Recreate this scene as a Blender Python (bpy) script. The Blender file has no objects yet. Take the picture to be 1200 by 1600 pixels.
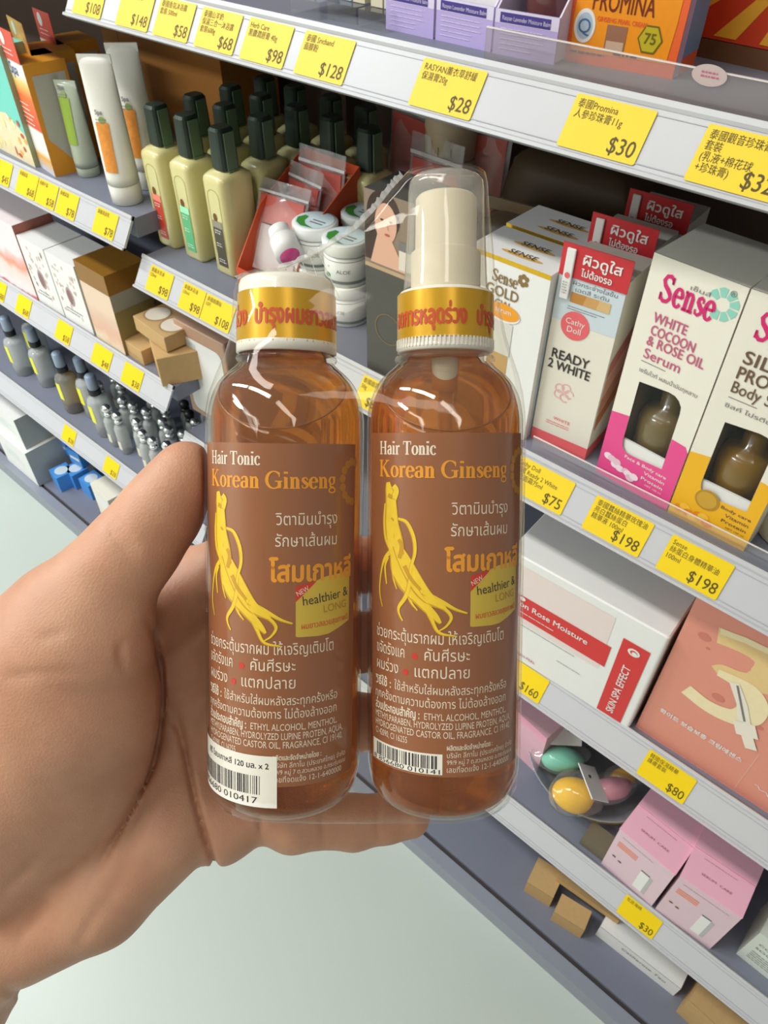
import bpy, math, random
import numpy as np
from mathutils import Vector, Matrix
from mathutils.geometry import tessellate_polygon, interpolate_bezier
random.seed(7)
SC = bpy.context.scene
COL = SC.collection
# ------------------------------------------------------------------ camera
CAMZ = 1.48
F_PX = 1159.0
PITCH = math.radians(44.8)
AZ = math.radians(48.4)          # heading, measured from +Y (along the shelves) towards +X (into the shelves)
_h = np.array([math.sin(AZ), math.cos(AZ), 0.0])
_u = np.array([0, 0, 1.0])
CR = np.array([math.cos(AZ), -math.sin(AZ), 0.0])
CU = _u * math.cos(PITCH) + _h * math.sin(PITCH)
CF = _h * math.cos(PITCH) - _u * math.sin(PITCH)
CP = np.array([0, 0, CAMZ])
cam_d = bpy.data.cameras.new('camera')
cam = bpy.data.objects.new('camera', cam_d)
COL.objects.link(cam)
cam.matrix_world = Matrix((
    (CR[0], CU[0], -CF[0], 0), (CR[1], CU[1], -CF[1], 0), (CR[2], CU[2], -CF[2], CAMZ), (0, 0, 0, 1)))
cam_d.sensor_fit = 'VERTICAL'
cam_d.sensor_height = 36
cam_d.lens = 36 * F_PX / 1600
cam_d.clip_start = 0.02
cam_d.dof.use_dof = True
cam_d.dof.focus_distance = 0.19
cam_d.dof.aperture_fstop = 80
SC.camera = cam
# ------------------------------------------------------------------ world, lamps, exposure
SC.view_settings.view_transform = 'Standard'
SC.view_settings.look = 'None'
SC.view_settings.gamma = 1
SC.view_settings.use_curve_mapping = False
SC.view_settings.exposure = 0.08
SC.cycles.transparent_max_bounces = 24
SC.cycles.max_bounces = 16
SC.cycles.transmission_bounces = 16
SC.cycles.caustics_reflective = False
SC.cycles.sample_clamp_indirect = 6
world = bpy.data.worlds.new('world')
SC.world = world
world.use_nodes = True
world.node_tree.nodes['Background'].inputs[0].default_value = (1.0, 0.985, 0.96, 1)
world.node_tree.nodes['Background'].inputs[1].default_value = 0.28


def lamp(name, loc, rot, sx, sy, power, col):
    d = bpy.data.lights.new(name, 'AREA')
    d.shape = 'RECTANGLE'
    d.size, d.size_y = sx, sy
    d.energy = power
    d.color = col
    o = bpy.data.objects.new(name, d)
    o.location = loc
    o.rotation_euler = rot
    COL.objects.link(o)
    return o


for _x, _y, _p, _c in ((-0.45, -0.7, 4, (1.0, .95, .87)), (-0.45, 0.75, 14, (1.0, .95, .87)), (-0.45, 2.2, 33, (.92, .97, 1.0)), (-1.75, 0.75, 5, (1.0, .97, .92)), (-1.75, 2.2, 56, (.90, .96, 1.0)), (-0.45, 3.65, 26, (.92, .97, 1.0))):
    lamp('ceiling_lamp', (_x, _y, 2.72), (0, 0, 0), 0.16, 1.15, _p, _c)


# ------------------------------------------------------------------ pixel helpers (true positions on real planes)
def ray(u, v):
    return CR * (u - 600) + CU * (800 - v) + CF * F_PX


def on_z(p, z):
    r = ray(*p)
    return CP + r * ((z - CAMZ) / r[2])


def on_x(p, x):
    r = ray(*p)
    return CP + r * (x / r[0])


def proj(P):
    q = np.asarray(P, float) - CP
    return 600 + F_PX * (q @ CR) / (q @ CF), 800 - F_PX * (q @ CU) / (q @ CF)


def z_at(x, y, v):
    lo, hi = -1.0, 1.62
    for _ in range(50):
        m = (lo + hi) / 2
        if proj((x, y, m))[1] > v:
            lo = m
        else:
            hi = m
    return m


class Frame:
    """front face of something standing on a shelf: local x right, y into the shelf, z up"""
    def __init__(s, p1, p2, z, top=None):
        a, b = on_z(p1, z), on_z(p2, z)
        s.o = a
        d = b - a
        s.w = float(np.hypot(d[0], d[1]))
        s.rot = math.atan2(d[1], d[0])
        s.ex = np.array([math.cos(s.rot), math.sin(s.rot), 0])
        s.ey = np.array([-math.sin(s.rot), math.cos(s.rot), 0])
        s.h = z_at(a[0], a[1], top) - z if top is not None else 0

    def at(s, u, v, y=0.0):
        r = ray(u, v)
        t = ((s.o - CP) @ s.ey + y) / (r @ s.ey)
        q = CP + r * t - s.o
        return float(q @ s.ex), float(q[2])


# ------------------------------------------------------------------ materials
def lin(c):
    return tuple((x / 255 / 12.92) if x / 255 <= 0.04045 else ((x / 255 + 0.055) / 1.055) ** 2.4 for x in c)


_mats = {}


def mat(name, rgb, rough=0.5, metal=0.0, noise=0.04, scale=60.0, trans=0.0, ior=1.45, coat=0.0, sss=0.0, spec=0.5, bump=0.0):
    if name in _mats:
        return _mats[name]
    m = bpy.data.materials.new(name)
    m.use_nodes = True
    nt = m.node_tree
    b = nt.nodes['Principled BSDF']
    c = lin(rgb)
    if noise > 0:
        tc = nt.nodes.new('ShaderNodeTexCoord')
        n = nt.nodes.new('ShaderNodeTexNoise')
        n.inputs['Scale'].default_value = scale
        n.inputs['Detail'].default_value = 3
        nt.links.new(tc.outputs['Object'], n.inputs['Vector'])
        r = nt.nodes.new('ShaderNodeMixRGB')
        r.inputs[1].default_value = tuple(x * (1 - noise) for x in c) + (1,)
        r.inputs[2].default_value = tuple(min(1, x * (1 + noise)) for x in c) + (1,)
        nt.links.new(n.outputs['Fac'], r.inputs[0])
        nt.links.new(r.outputs[0], b.inputs['Base Color'])
        if bump > 0:
            bp = nt.nodes.new('ShaderNodeBump')
            bp.inputs['Strength'].default_value = bump
            bp.inputs['Distance'].default_value = 0.001
            nt.links.new(n.outputs['Fac'], bp.inputs['Height'])
            nt.links.new(bp.outputs[0], b.inputs['Normal'])
    else:
        b.inputs['Base Color'].default_value = c + (1,)
    b.inputs['Roughness'].default_value = rough
    b.inputs['Metallic'].default_value = metal
    b.inputs['Transmission Weight'].default_value = trans
    b.inputs['IOR'].default_value = ior
    b.inputs['Coat Weight'].default_value = coat
    b.inputs['Specular IOR Level'].default_value = spec
    if sss:
        b.inputs['Subsurface Weight'].default_value = sss
        b.inputs['Subsurface Radius'].default_value = (0.012, 0.005, 0.003)
        b.inputs['Subsurface Scale'].default_value = 0.5
    _mats[name] = m
    return m


def film(name, rgb=(255, 255, 255), haze=0.05, gloss=0.9, rough=0.05, bump=0.0, scale=90.0):
    """thin clear plastic: mostly see-through, a fresnel gloss and a little haze"""
    if name in _mats:
        return _mats[name]
    m = bpy.data.materials.new(name)
    m.use_nodes = True
    nt = m.node_tree
    nt.nodes.remove(nt.nodes['Principled BSDF'])
    out = nt.nodes['Material Output']
    tr = nt.nodes.new('ShaderNodeBsdfTransparent')
    tr.inputs[0].default_value = lin(rgb) + (1,)
    gl = nt.nodes.new('ShaderNodeBsdfGlossy')
    gl.inputs['Roughness'].default_value = rough
    df = nt.nodes.new('ShaderNodeBsdfDiffuse')
    df.inputs[0].default_value = (0.85, 0.85, 0.85, 1)
    fr = nt.nodes.new('ShaderNodeLayerWeight')
    fr.inputs[0].default_value = .5
    pw = nt.nodes.new('ShaderNodeMath')
    pw.operation = 'POWER'
    pw.inputs[1].default_value = 3.5
    nt.links.new(fr.outputs['Facing'], pw.inputs[0])
    mul = nt.nodes.new('ShaderNodeMath')
    mul.operation = 'MULTIPLY_ADD'
    mul.inputs[1].default_value = gloss * .75
    mul.inputs[2].default_value = gloss * .045
    nt.links.new(pw.outputs[0], mul.inputs[0])
    a = nt.nodes.new('ShaderNodeMixShader')
    a.inputs[0].default_value = haze
    nt.links.new(tr.outputs[0], a.inputs[1])
    nt.links.new(df.outputs[0], a.inputs[2])
    b = nt.nodes.new('ShaderNodeMixShader')
    nt.links.new(mul.outputs[0], b.inputs[0])
    nt.links.new(a.outputs[0], b.inputs[1])
    nt.links.new(gl.outputs[0], b.inputs[2])
    nt.links.new(b.outputs[0], out.inputs[0])
    tc = nt.nodes.new('ShaderNodeTexCoord')
    n = nt.nodes.new('ShaderNodeTexNoise')
    n.inputs['Scale'].default_value = scale
    n.inputs['Detail'].default_value = 2
    nt.links.new(tc.outputs['Object'], n.inputs['Vector'])
    bp = nt.nodes.new('ShaderNodeBump')
    bp.inputs['Strength'].default_value = bump
    bp.inputs['Distance'].default_value = 0.002
    nt.links.new(n.outputs['Fac'], bp.inputs['Height'])
    for q in (gl, fr):
        nt.links.new(bp.outputs[0], q.inputs['Normal'])
    _mats[name] = m
    return m


def printed(name, stops, axis='Z', lo=0.0, hi=1.0, scale=0.0, rough=0.4, vor=0.0):
    """printed card: a colour ramp along one axis of the thing, broken up by noise"""
    if name in _mats:
        return _mats[name]
    m = bpy.data.materials.new(name)
    m.use_nodes = True
    nt = m.node_tree
    b = nt.nodes['Principled BSDF']
    b.inputs['Roughness'].default_value = rough
    tc = nt.nodes.new('ShaderNodeTexCoord')
    sp = nt.nodes.new('ShaderNodeSeparateXYZ')
    nt.links.new(tc.outputs['Object'], sp.inputs[0])
    mr = nt.nodes.new('ShaderNodeMapRange')
    mr.inputs[1].default_value = lo
    mr.inputs[2].default_value = hi
    src = sp.outputs[axis]
    if scale:
        n = nt.nodes.new('ShaderNodeTexNoise')
        n.inputs['Scale'].default_value = scale
        n.inputs['Detail'].default_value = 4
        nt.links.new(tc.outputs['Object'], n.inputs['Vector'])
        ad = nt.nodes.new('ShaderNodeMath')
        ad.operation = 'MULTIPLY_ADD'
        nt.links.new(n.outputs['Fac'], ad.inputs[0])
        ad.inputs[1].default_value = vor
        nt.links.new(src, ad.inputs[2])
        src = ad.outputs[0]
    nt.links.new(src, mr.inputs[0])
    cr = nt.nodes.new('ShaderNodeValToRGB')
    e = cr.color_ramp.elements
    for k, (t, c) in enumerate(stops):
        el = e[k] if k < 2 else e.new(t)
        el.position = t
        el.color = lin(c) + (1,)
    nt.links.new(mr.outputs[0], cr.inputs[0])
    nt.links.new(cr.outputs[0], b.inputs['Base Color'])
    _mats[name] = m
    return m


# ------------------------------------------------------------------ text
_tc = {}


def _inside(p, poly):
    x, y, c = p[0], p[1], False
    for (x0, y0), (x1, y1) in zip(poly, poly[1:] + poly[:1]):
        if (y0 > y) != (y1 > y) and x < x0 + (y - y0) * (x1 - x0) / (y1 - y0):
            c = not c
    return c


def text_geo(s, bold=0.0, res=3):
    """flat letters: every outline filled on its own, so overlapping strokes stay solid"""
    k = (s, res)
    if k in _tc:
        return _tc[k]
    c = bpy.data.curves.new('t', 'FONT')
    c.body = s
    c.size = 1.0
    o = bpy.data.objects.new('t', c)
    COL.objects.link(o)
    dg = bpy.context.evaluated_depsgraph_get()
    ev = o.evaluated_get(dg)
    cu = ev.to_curve(dg)
    loops = []
    for sp in cu.splines:
        bz = sp.bezier_points
        pts = []
        for i in range(len(bz)):
            p, q = bz[i], bz[(i + 1) % len(bz)]
            d = q.co - p.co
            bend = max(abs((h - p.co).cross(d).length) for h in (p.handle_right, q.handle_left)) / (d.length + 1e-9)
            n = 2 if bend < .004 else res + 2
            seg = interpolate_bezier(p.co, p.handle_right, q.handle_left, q.co, n)
            pts += [(v.x, v.y) for v in seg[:-1]]
        clean = []
        for p in pts:
            if not clean or abs(p[0] - clean[-1][0]) + abs(p[1] - clean[-1][1]) > 1e-5:
                clean.append(p)
        if len(clean) > 2:
            n = len(clean)
            A = sum(clean[i][0] * clean[(i + 1) % n][1] - clean[(i + 1) % n][0] * clean[i][1] for i in range(n)) / 2
            loops.append((clean, A))
    ev.to_curve_clear()
    bpy.data.objects.remove(o)
    bpy.data.curves.remove(c)
    order = sorted(range(len(loops)), key=lambda i: -abs(loops[i][1]))
    outers = {}
    for i in order:
        best = None
        for j in outers:
            if loops[j][1] * loops[i][1] < 0 and _inside(loops[i][0][0], loops[j][0]):
                if best is None or abs(loops[j][1]) < abs(loops[best][1]):
                    best = j
        if best is None:
            outers[i] = []
        else:
            outers[best].append(i)
    V, Fc = [], []
    for i, hs in outers.items():
        ls = [loops[j][0] for j in [i] + hs]
        base = len(V)
        flat = [p for l_ in ls for p in l_]
        V += flat
        for t in tessellate_polygon([[Vector((x, y, 0)) for x, y in l_] for l_ in ls]):
            a_, b_, c_ = (flat[q] for q in t)
            cr_ = (b_[0] - a_[0]) * (c_[1] - a_[1]) - (b_[1] - a_[1]) * (c_[0] - a_[0])
            if abs(cr_) > 1e-10:
                Fc.append(tuple(base + q for q in (t if cr_ > 0 else (t[0], t[2], t[1]))))
    co = np.array(V) if V else np.zeros((0, 2))
    if len(co):
        co = co - np.array([co[:, 0].min(), 0])
    w = co[:, 0].max() if len(co) else 0.0
    _tc[k] = (co, Fc, w)
    return _tc[k]


# ---- hand-drawn roman serif letters: lists of ribbons [(x, y, width), ...], cap height 1
def _arc(cx, cy, rx, ry, a0, a1, thick, thin, n=18):
    out = []
    for i in range(n + 1):
        a = math.radians(a0 + (a1 - a0) * i / n)
        w = thin + (thick - thin) * abs(math.cos(a)) ** 1.3
        out.append((cx + rx * math.cos(a), cy + ry * math.sin(a), w))
    return out


def _bar(x0, y0, x1, y1, w):
    return [(x0, y0, w), (x1, y1, w)]


def serif_glyph(ch, B, T):
    S = lambda x, y, r=0.17: _bar(x - r, y, x + r, y, T)
    G = {}
    if ch == 'H':
        return [_bar(.2, 0, .2, 1, B), _bar(.75, 0, .75, 1, B), _bar(.2, .52, .75, .52, T), S(.2, .02), S(.2, .98), S(.75, .02), S(.75, .98)], .98
    if ch == 'T':
        return [_bar(.4, 0, .4, 1, B), _bar(.04, .97, .76, .97, T), _bar(.06, .97, .06, .75, T), _bar(.74, .97, .74, .75, T), S(.4, .02)], .82
    if ch == 'K':
        return [_bar(.2, 0, .2, 1, B), _bar(.22, .42, .72, .98, T * 1.2), _bar(.38, .58, .78, .0, B), S(.2, .02), S(.2, .98), S(.72, .98, .15), S(.78, .02, .16)], .98
    if ch == 'G':
        return [_arc(.5, .5, .4, .5, 45, 330, B, T), _bar(.8, .02, .8, .42, B), S(.76, .42, .2), _bar(.79, .95, .79, .68, T)], .98
    if ch == 'S':
        return [[(.62, .72, T), (.6, .86, T * 1.3), (.45, .96, T * 1.4), (.25, .92, B * .8), (.16, .76, B), (.25, .6, B * .9), (.45, .47, B), (.6, .34, B), (.64, .2, B * .9), (.52, .06, T * 1.4), (.32, .03, T * 1.4), (.16, .14, T * 1.5), (.13, .3, T)], _bar(.62, .96, .62, .7, T), _bar(.13, .04, .13, .32, T)], .76
    x = .68
    if ch == 'a':
        return [[(.12, .5, B * .8), (.14, .6, B * .6), (.26, .66, T * 1.2), (.38, .63, B * .7), (.42, .5, B), (.42, .12, B), (.46, .03, T), (.54, .06, T)], _arc(.26, .19, .16, .18, 60, 320, B, T), _bar(.28, .36, .42, .42, T)], .56
    if ch == 'i':
        return [_bar(.17, 0, .17, x - .02, B), S(.17, .02, .15), _bar(.05, x - .03, .17, x - .03, T), [(.17, .86, B * 1.2), (.17, .99, B * 1.2)]], .35
    if ch == 'r':
        return [_bar(.17, 0, .17, x - .02, B), S(.17, .02, .15), _bar(.04, x - .03, .17, x - .03, T), [(.18, .46, T), (.27, .62, T * 1.5), (.38, .63, B), (.4, .56, B)]], .46
    if ch == 'n':
        return [_bar(.17, 0, .17, x - .02, B), S(.17, .02, .14), _bar(.04, x - .03, .17, x - .03, T), [(.18, .5, T), (.28, .63, T * 1.4), (.4, .63, B * .7), (.46, .5, B), (.46, 0, B)], S(.46, .02, .14)], .63
    if ch == 'o':
        return [_arc(.29, .33, .21, .33, 0, 360, B, T, 24)], .58
    if ch == 'c':
        return [_arc(.29, .33, .21, .33, 50, 320, B, T, 20), [(.42, .6, T), (.42, .48, B)]], .5
    if ch == 'e':
        return [_arc(.28, .33, .2, .33, 5, 325, B, T, 22), _bar(.1, .37, .48, .37, T)], .54
    if ch == 's':
        return [[(.38, .48, T), (.36, .6, T), (.25, .65, T * 1.2), (.13, .58, B * .8), (.12, .48, B * .9), (.24, .36, B), (.37, .25, B), (.38, .12, B * .8), (.25, .02, T * 1.2), (.1, .06, T), (.08, .2, T)]], .46
    if ch == 'g':
        return [_arc(.25, .44, .16, .22, 0, 360, B * .8, T, 20), _arc(.27, -.13, .2, .15, 0, 360, B * .5, T * 1.3, 20), [(.16, .26, T), (.12, .16, B * .6), (.2, .06, B * .7), (.4, .02, B * .7)], _bar(.36, .62, .5, .64, T * 1.6)], .54
    return [], .3


def ribbon_quads(pts):
    p = np.array([q[:2] for q in pts], float)
    w = np.array([q[2] for q in pts], float) / 2
    d = np.gradient(p, axis=0)
    d /= np.linalg.norm(d, axis=1)[:, None] + 1e-9
    nrm = np.stack([-d[:, 1], d[:, 0]], 1)
    L, R_ = p + nrm * w[:, None], p - nrm * w[:, None]
    v = np.empty((len(p) * 2, 2))
    v[0::2], v[1::2] = R_, L
    f = [(2 * i, 2 * i + 2, 2 * i + 3, 2 * i + 1) for i in range(len(p) - 1)]
    return v, f


# ------------------------------------------------------------------ mesh builder
class MB:
    def __init__(s):
        s.v, s.f, s.m, s.s, s.mats = [], [], [], [], []
        s.n = 0
        s.fn = None
        s.M = None
        s._in_bold = False
        s.front()

    def mi(s, m):
        if m not in s.mats:
            s.mats.append(m)
        return s.mats.index(m)

    def add(s, verts, faces, m, smooth=False):
        verts = np.asarray(verts, float)
        if s.M is not None:
            A = np.array(s.M)
            verts = verts @ A[:3, :3].T + A[:3, 3]
        s.v.append(verts)
        k = s.mi(m)
        for f in faces:
            s.f.append(tuple(i + s.n for i in f))
            s.m.append(k)
            s.s.append(smooth)
        s.n += len(verts)

    # --- flat print: maps (x, y, layer) to a surface
    def front(s, y=0.0):
        s.map = lambda p, l: np.stack([p[:, 0], np.full(len(p), y - 0.00025 * l), p[:, 1]], 1)

    def top(s, z):
        s.map = lambda p, l: np.stack([p[:, 0], p[:, 1], np.full(len(p), z + 0.00025 * l)], 1)

    def right(s, x):
        s.map = lambda p, l: np.stack([np.full(len(p), x + 0.00025 * l), p[:, 0], p[:, 1]], 1)

    def flat(s, p, f, m, l=1, smooth=False):
        s.add(s.map(np.asarray(p, float), l), f, m, smooth)

    def poly(s, pts, m, l=1, holes=()):
        loops = [[Vector((x, y, 0)) for x, y in pts]] + [[Vector((x, y, 0)) for x, y in h] for h in holes]
        allp = np.array([(q.x, q.y) for lp in loops for q in lp])
        tris = tessellate_polygon(loops)
        out = []
        for t in tris:
            a, b, c = (allp[i] for i in t)
            cr = (b[0] - a[0]) * (c[1] - a[1]) - (b[1] - a[1]) * (c[0] - a[0])
            if abs(cr) > 1e-14:
                out.append(tuple(t) if cr > 0 else (t[0], t[2], t[1]))
        s.flat(allp, out, m, l)

    def rect(s, x0, y0, x1, y1, m, l=1):
        s.flat([(x0, y0), (x1, y0), (x1, y1), (x0, y1)], [(0, 1, 2, 3)], m, l)

    def disc(s, cx, cy, rx, ry, m, l=1, n=28):
        s.poly([(cx + rx * math.cos(2 * math.pi * i / n), cy + ry * math.sin(2 * math.pi * i / n)) for i in range(n)], m, l)

    def ribbon(s, pts, m, l=1):
        v, f = ribbon_quads(pts)
        s.flat(v, f, m, l)

    def text(s, st, x, y, m, size=None, w=None, h=None, bold=0.0, al='l', l=2, rot=0.0, res=2, shear=0.0):
        if bold and not s._in_bold:
            s._in_bold = True
            k0 = size if size else (h / 0.7 if h else w / text_geo(st, 0, res)[2])
            e = bold * k0
            for i, (dx, dy) in enumerate(((-e, 0), (e, 0), (0, e), (0, -e))):
                s.text(st, x + dx, y + dy, m, size, w, h, 0, al, l + .04 * i, rot, res, shear)
            s._in_bold = False
            return
        co, fs, tw = text_geo(st, 0, res)
        if not len(co):
            return
        k = size if size else w / tw
        kx = w / tw if w else k
        if h:
            k = h / 0.7
            kx = w / tw if w else k
        p = co * np.array([kx, k])
        p[:, 0] += shear * p[:, 1]
        if al == 'c':
            p[:, 0] -= tw * kx / 2
        if al == 'r':
            p[:, 0] -= tw * kx
        if rot:
            ca, sa = math.cos(rot), math.sin(rot)
            p = p @ np.array([[ca, sa], [-sa, ca]])
        s.flat(p + np.array([x, y]), fs, m, l)

    def serif(s, st, x, y, m, w, h, B=.15, T=.05, l=2):
        tot, parts = 0, []
        for ch in st:
            if ch == ' ':
                tot += .3
                continue
            g, adv = serif_glyph(ch, B, T)
            parts.append((tot, g))
            tot += adv
        kx = w / tot
        for i, (ox, g) in enumerate(parts):
            for r in g:
                v, f = ribbon_quads(r)
                s.flat((v + np.array([ox, 0])) * np.array([kx, h]) + np.array([x, y]), f, m, l + 0.05 * i)

    def lines(s, x0, x1, y, n, dy, m, t=0.0006, l=2, seed=0):
        """rows of fine print too small to read"""
        r = random.Random(seed)
        for i in range(n):
            e = x1 - (x1 - x0) * r.random() * .35
            a = x0
            while a < e:
                b = min(e, a + (x1 - x0) * (0.06 + .16 * r.random()))
                s.rect(a, y - i * dy, b, y - i * dy + t, m, l)
                a = b + t * .8

    # --- solids
    def box(s, x0, x1, y0, y1, z0, z1, m, skip=''):
        v = [(x0, y0, z0), (x1, y0, z0), (x1, y1, z0), (x0, y1, z0), (x0, y0, z1), (x1, y0, z1), (x1, y1, z1), (x0, y1, z1)]
        F = {'b': (0, 3, 2, 1), 't': (4, 5, 6, 7), 'f': (0, 1, 5, 4), 'r': (1, 2, 6, 5), 'k': (2, 3, 7, 6), 'l': (3, 0, 4, 7)}
        s.add(v, [q for k, q in F.items() if k not in skip], m)

    def rbox(s, x0, x1, y0, y1, z0, z1, m, r=0.001, n=3):
        """box with rounded vertical edges and slightly softened rims"""
        pts = []
        for cx, cy, a0 in ((x1 - r, y0 + r, -90), (x1 - r, y1 - r, 0), (x0 + r, y1 - r, 90), (x0 + r, y0 + r, 180)):
            for i in range(n + 1):
                a = math.radians(a0 + 90 * i / n)
                pts.append((cx + r * math.cos(a), cy + r * math.sin(a)))
        k = len(pts)
        c = np.array([(x0 + x1) / 2, (y0 + y1) / 2])
        P = np.array(pts)
        q = min(r, (z1 - z0) / 4) * .5
        sh = lambda e: c + (P - c) * (1 - e / np.maximum(1e-6, np.abs(P - c).max(0)))
        rings = [(sh(q), z0), (P, z0 + q), (P, z1 - q), (sh(q), z1)]
        v = np.concatenate([np.column_stack([a, np.full(k, z)]) for a, z in rings])
        f = [tuple(range(k))[::-1], tuple(range(3 * k, 4 * k))]
        for j in range(3):
            for i in range(k):
                i2 = (i + 1) % k
                f.append((j * k + i, j * k + i2, (j + 1) * k + i2, (j + 1) * k + i))
        s.add(v, f, m)

    def prism(s, prof, x0, x1, m):
        """profile in (y, z) swept along x"""
        n = len(prof)
        v = [(x0, a, b) for a, b in prof] + [(x1, a, b) for a, b in prof]
        f = [(i, (i + 1) % n, n + (i + 1) % n, n + i) for i in range(n)] + [tuple(range(n))[::-1], tuple(range(n, 2 * n))]
        s.add(v, f, m)

    def lathe(s, prof, m, cx=0.0, cy=0.0, seg=40, sx=1.0, sy=1.0, smooth=True, cap=True):
        v, f = [], []
        k = len(prof)
        for r, z in prof:
            for i in range(seg):
                a = 2 * math.pi * i / seg
                v.append((cx + r * sx * math.cos(a), cy + r * sy * math.sin(a), z))
        for j in range(k - 1):
            for i in range(seg):
                i2 = (i + 1) % seg
                f.append((j * seg + i, j * seg + i2, (j + 1) * seg + i2, (j + 1) * seg + i))
        s.add(v, f, m, smooth)
        if cap:
            if prof[0][0] > 1e-6:
                s.add(v[:seg], [tuple(range(seg))[::-1]], m)
            if prof[-1][0] > 1e-6:
                s.add(v[-seg:], [tuple(range(seg))], m)

    def tube(s, pts, rad, m, seg=10, cap=True):
        P = np.array(pts, float)
        rad = rad if hasattr(rad, '__len__') else [rad] * len(P)
        d = np.gradient(P, axis=0)
        v = []
        for p, t, r in zip(P, d, rad):
            t = t / (np.linalg.norm(t) + 1e-9)
            a = np.cross(t, [0.31, 0.2, 0.93])
            a /= np.linalg.norm(a)
            b = np.cross(t, a)
            v += [p + r * (a * math.cos(2 * math.pi * i / seg) + b * math.sin(2 * math.pi * i / seg)) for i in range(seg)]
        f = [(j * seg + i, j * seg + (i + 1) % seg, (j + 1) * seg + (i + 1) % seg, (j + 1) * seg + i) for j in range(len(P) - 1) for i in range(seg)]
        if cap:
            f += [tuple(range(seg))[::-1], tuple(range((len(P) - 1) * seg, len(P) * seg))]
        s.add(v, f, m, True)

    def blob(s, c, r, m, nu=20, nv=12, amp=0.0, seed=0):
        rr = random.Random(seed)
        ph = [rr.random() * 6.28 for _ in range(6)]
        v, f = [], []
        for j in range(nv + 1):
            t = math.pi * j / nv
            for i in range(nu):
                a = 2 * math.pi * i / nu
                k = 1 + amp * (math.sin(3 * a + ph[0] + 2 * t) + math.sin(5 * t + ph[1] + a)) * math.sin(t)
                v.append((c[0] + r[0] * k * math.sin(t) * math.cos(a), c[1] + r[1] * k * math.sin(t) * math.sin(a), c[2] - r[2] * k * math.cos(t)))
        for j in range(nv):
            for i in range(nu):
                i2 = (i + 1) % nu
                f.append((j * nu + i, j * nu + i2, (j + 1) * nu + i2, (j + 1) * nu + i))
        s.add(v, f, m, True)

    def build(s, name, parent=None, loc=None, rot=0.0, fix=False):
        me = bpy.data.meshes.new(name)
        V = np.concatenate(s.v) if s.v else np.zeros((0, 3))
        me.from_pydata(V.tolist(), [], s.f)
        for m in s.mats:
            me.materials.append(m)
        me.polygons.foreach_set('material_index', s.m)
        me.polygons.foreach_set('use_smooth', s.s)
        me.update()
        if fix:
            import bmesh
            bm = bmesh.new()
            bm.from_mesh(me)
            bmesh.ops.remove_doubles(bm, verts=bm.verts, dist=1e-6)
            bmesh.ops.recalc_face_normals(bm, faces=bm.faces)
            bm.to_mesh(me)
            bm.free()
        o = bpy.data.objects.new(name, me)
        COL.objects.link(o)
        if parent is not None:
            o.parent = parent
        if loc is not None:
            o.location = loc
        o.rotation_euler = (0, 0, rot)
        return o


def tag(o, label, cat, group=None, kind=None):
    if label:
        o['label'] = label
    if cat:
        o['category'] = cat
    if group:
        o['group'] = group
    if kind:
        o['kind'] = kind
    return o


def empty(name, label, cat, loc=(0, 0, 0), rot=0.0, group=None):
    o = bpy.data.objects.new(name, None)
    o.empty_display_size = 0.02
    COL.objects.link(o)
    o.location = loc
    o.rotation_euler = (0, 0, rot)
    return tag(o, label, cat, group)


def dup(o, loc=None, rot=None, label=None):
    c = o.copy()
    COL.objects.link(c)
    if loc is not None:
        c.location = loc
    if rot is not None:
        c.rotation_euler = (0, 0, rot)
    if label:
        c['label'] = label
    for ch in o.children:
        d = ch.copy()
        COL.objects.link(d)
        d.parent = c
        for g in ch.children:
            e = g.copy()
            COL.objects.link(e)
            e.parent = d
    return c
# ------------------------------------------------------------------ palette
M_RAIL = mat('rail_white', (192, 192, 195), .35, noise=.015)
M_RAIL2 = mat('rail_lip', (168, 170, 175), .35, noise=.015)
M_BOARD = mat('shelf_board_grey', (121, 124, 139), .5, noise=.05, scale=25)
M_GROOVE = mat('groove_dark', (62, 56, 54), .7)
M_BACK = mat('back_panel_brown', (112, 92, 80), .7, noise=.08, scale=8)
M_YEL = mat('tag_yellow', (236, 202, 0), .45, noise=.02)
M_INK = mat('ink_brown', (84, 70, 18), .6, noise=0)
M_WHITE = mat('white_card', (236, 234, 230), .45, noise=.015)
M_CREAM = mat('cream_card', (236, 230, 214), .45, noise=.015)
M_BLACK = mat('black_plastic', (22, 24, 24), .35, noise=.05)
M_GREY = mat('grey_ink', (120, 118, 118), .6, noise=0)
M_DKINK = mat('dark_ink', (62, 56, 54), .6, noise=0)
M_KRAFT = mat('kraft_card', (196, 160, 108), .75, noise=.08, scale=120)
M_KRAFT2 = mat('kraft_card_dark', (168, 132, 84), .75, noise=.08, scale=120)
M_CLEAR = film('clear_plastic', haze=.05, gloss=.8, bump=.05)
M_BAG = film('bag_plastic', haze=.16, gloss=1.0, rough=.12, bump=.5, scale=60)

# ------------------------------------------------------------------ setting
mb = MB()
mb.box(-2.6, 1.0, -2.6, 6.0, -.05, 0, mat('floor_vinyl', (194, 202, 193), .32, noise=.02, scale=6, spec=.4))
tag(mb.build('floor'), 'pale grey green glossy shop floor', 'floor', kind='structure')
mb = MB()
mb.box(-2.6, 1.0, -2.6, 6.0, 2.78, 2.83, mat('ceiling_white', (232, 232, 228), .8))
tag(mb.build('ceiling'), 'white shop ceiling above the aisle', 'ceiling', kind='structure')
mb = MB()
mb.box(-2.6, -2.55, -2.6, 6.0, 0, 2.78, mat('wall_cream', (206, 200, 190), .8))
tag(mb.build('wall_left'), 'cream wall across the aisle', 'wall', kind='structure')

mb = MB()
mb.box(-2.55, 1.0, 5.95, 6.0, 0, 2.78, mat('wall_cream', (206, 200, 190), .8))
tag(mb.build('wall_back'), 'cream wall at the far end of the aisle', 'wall', kind='structure')

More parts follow.
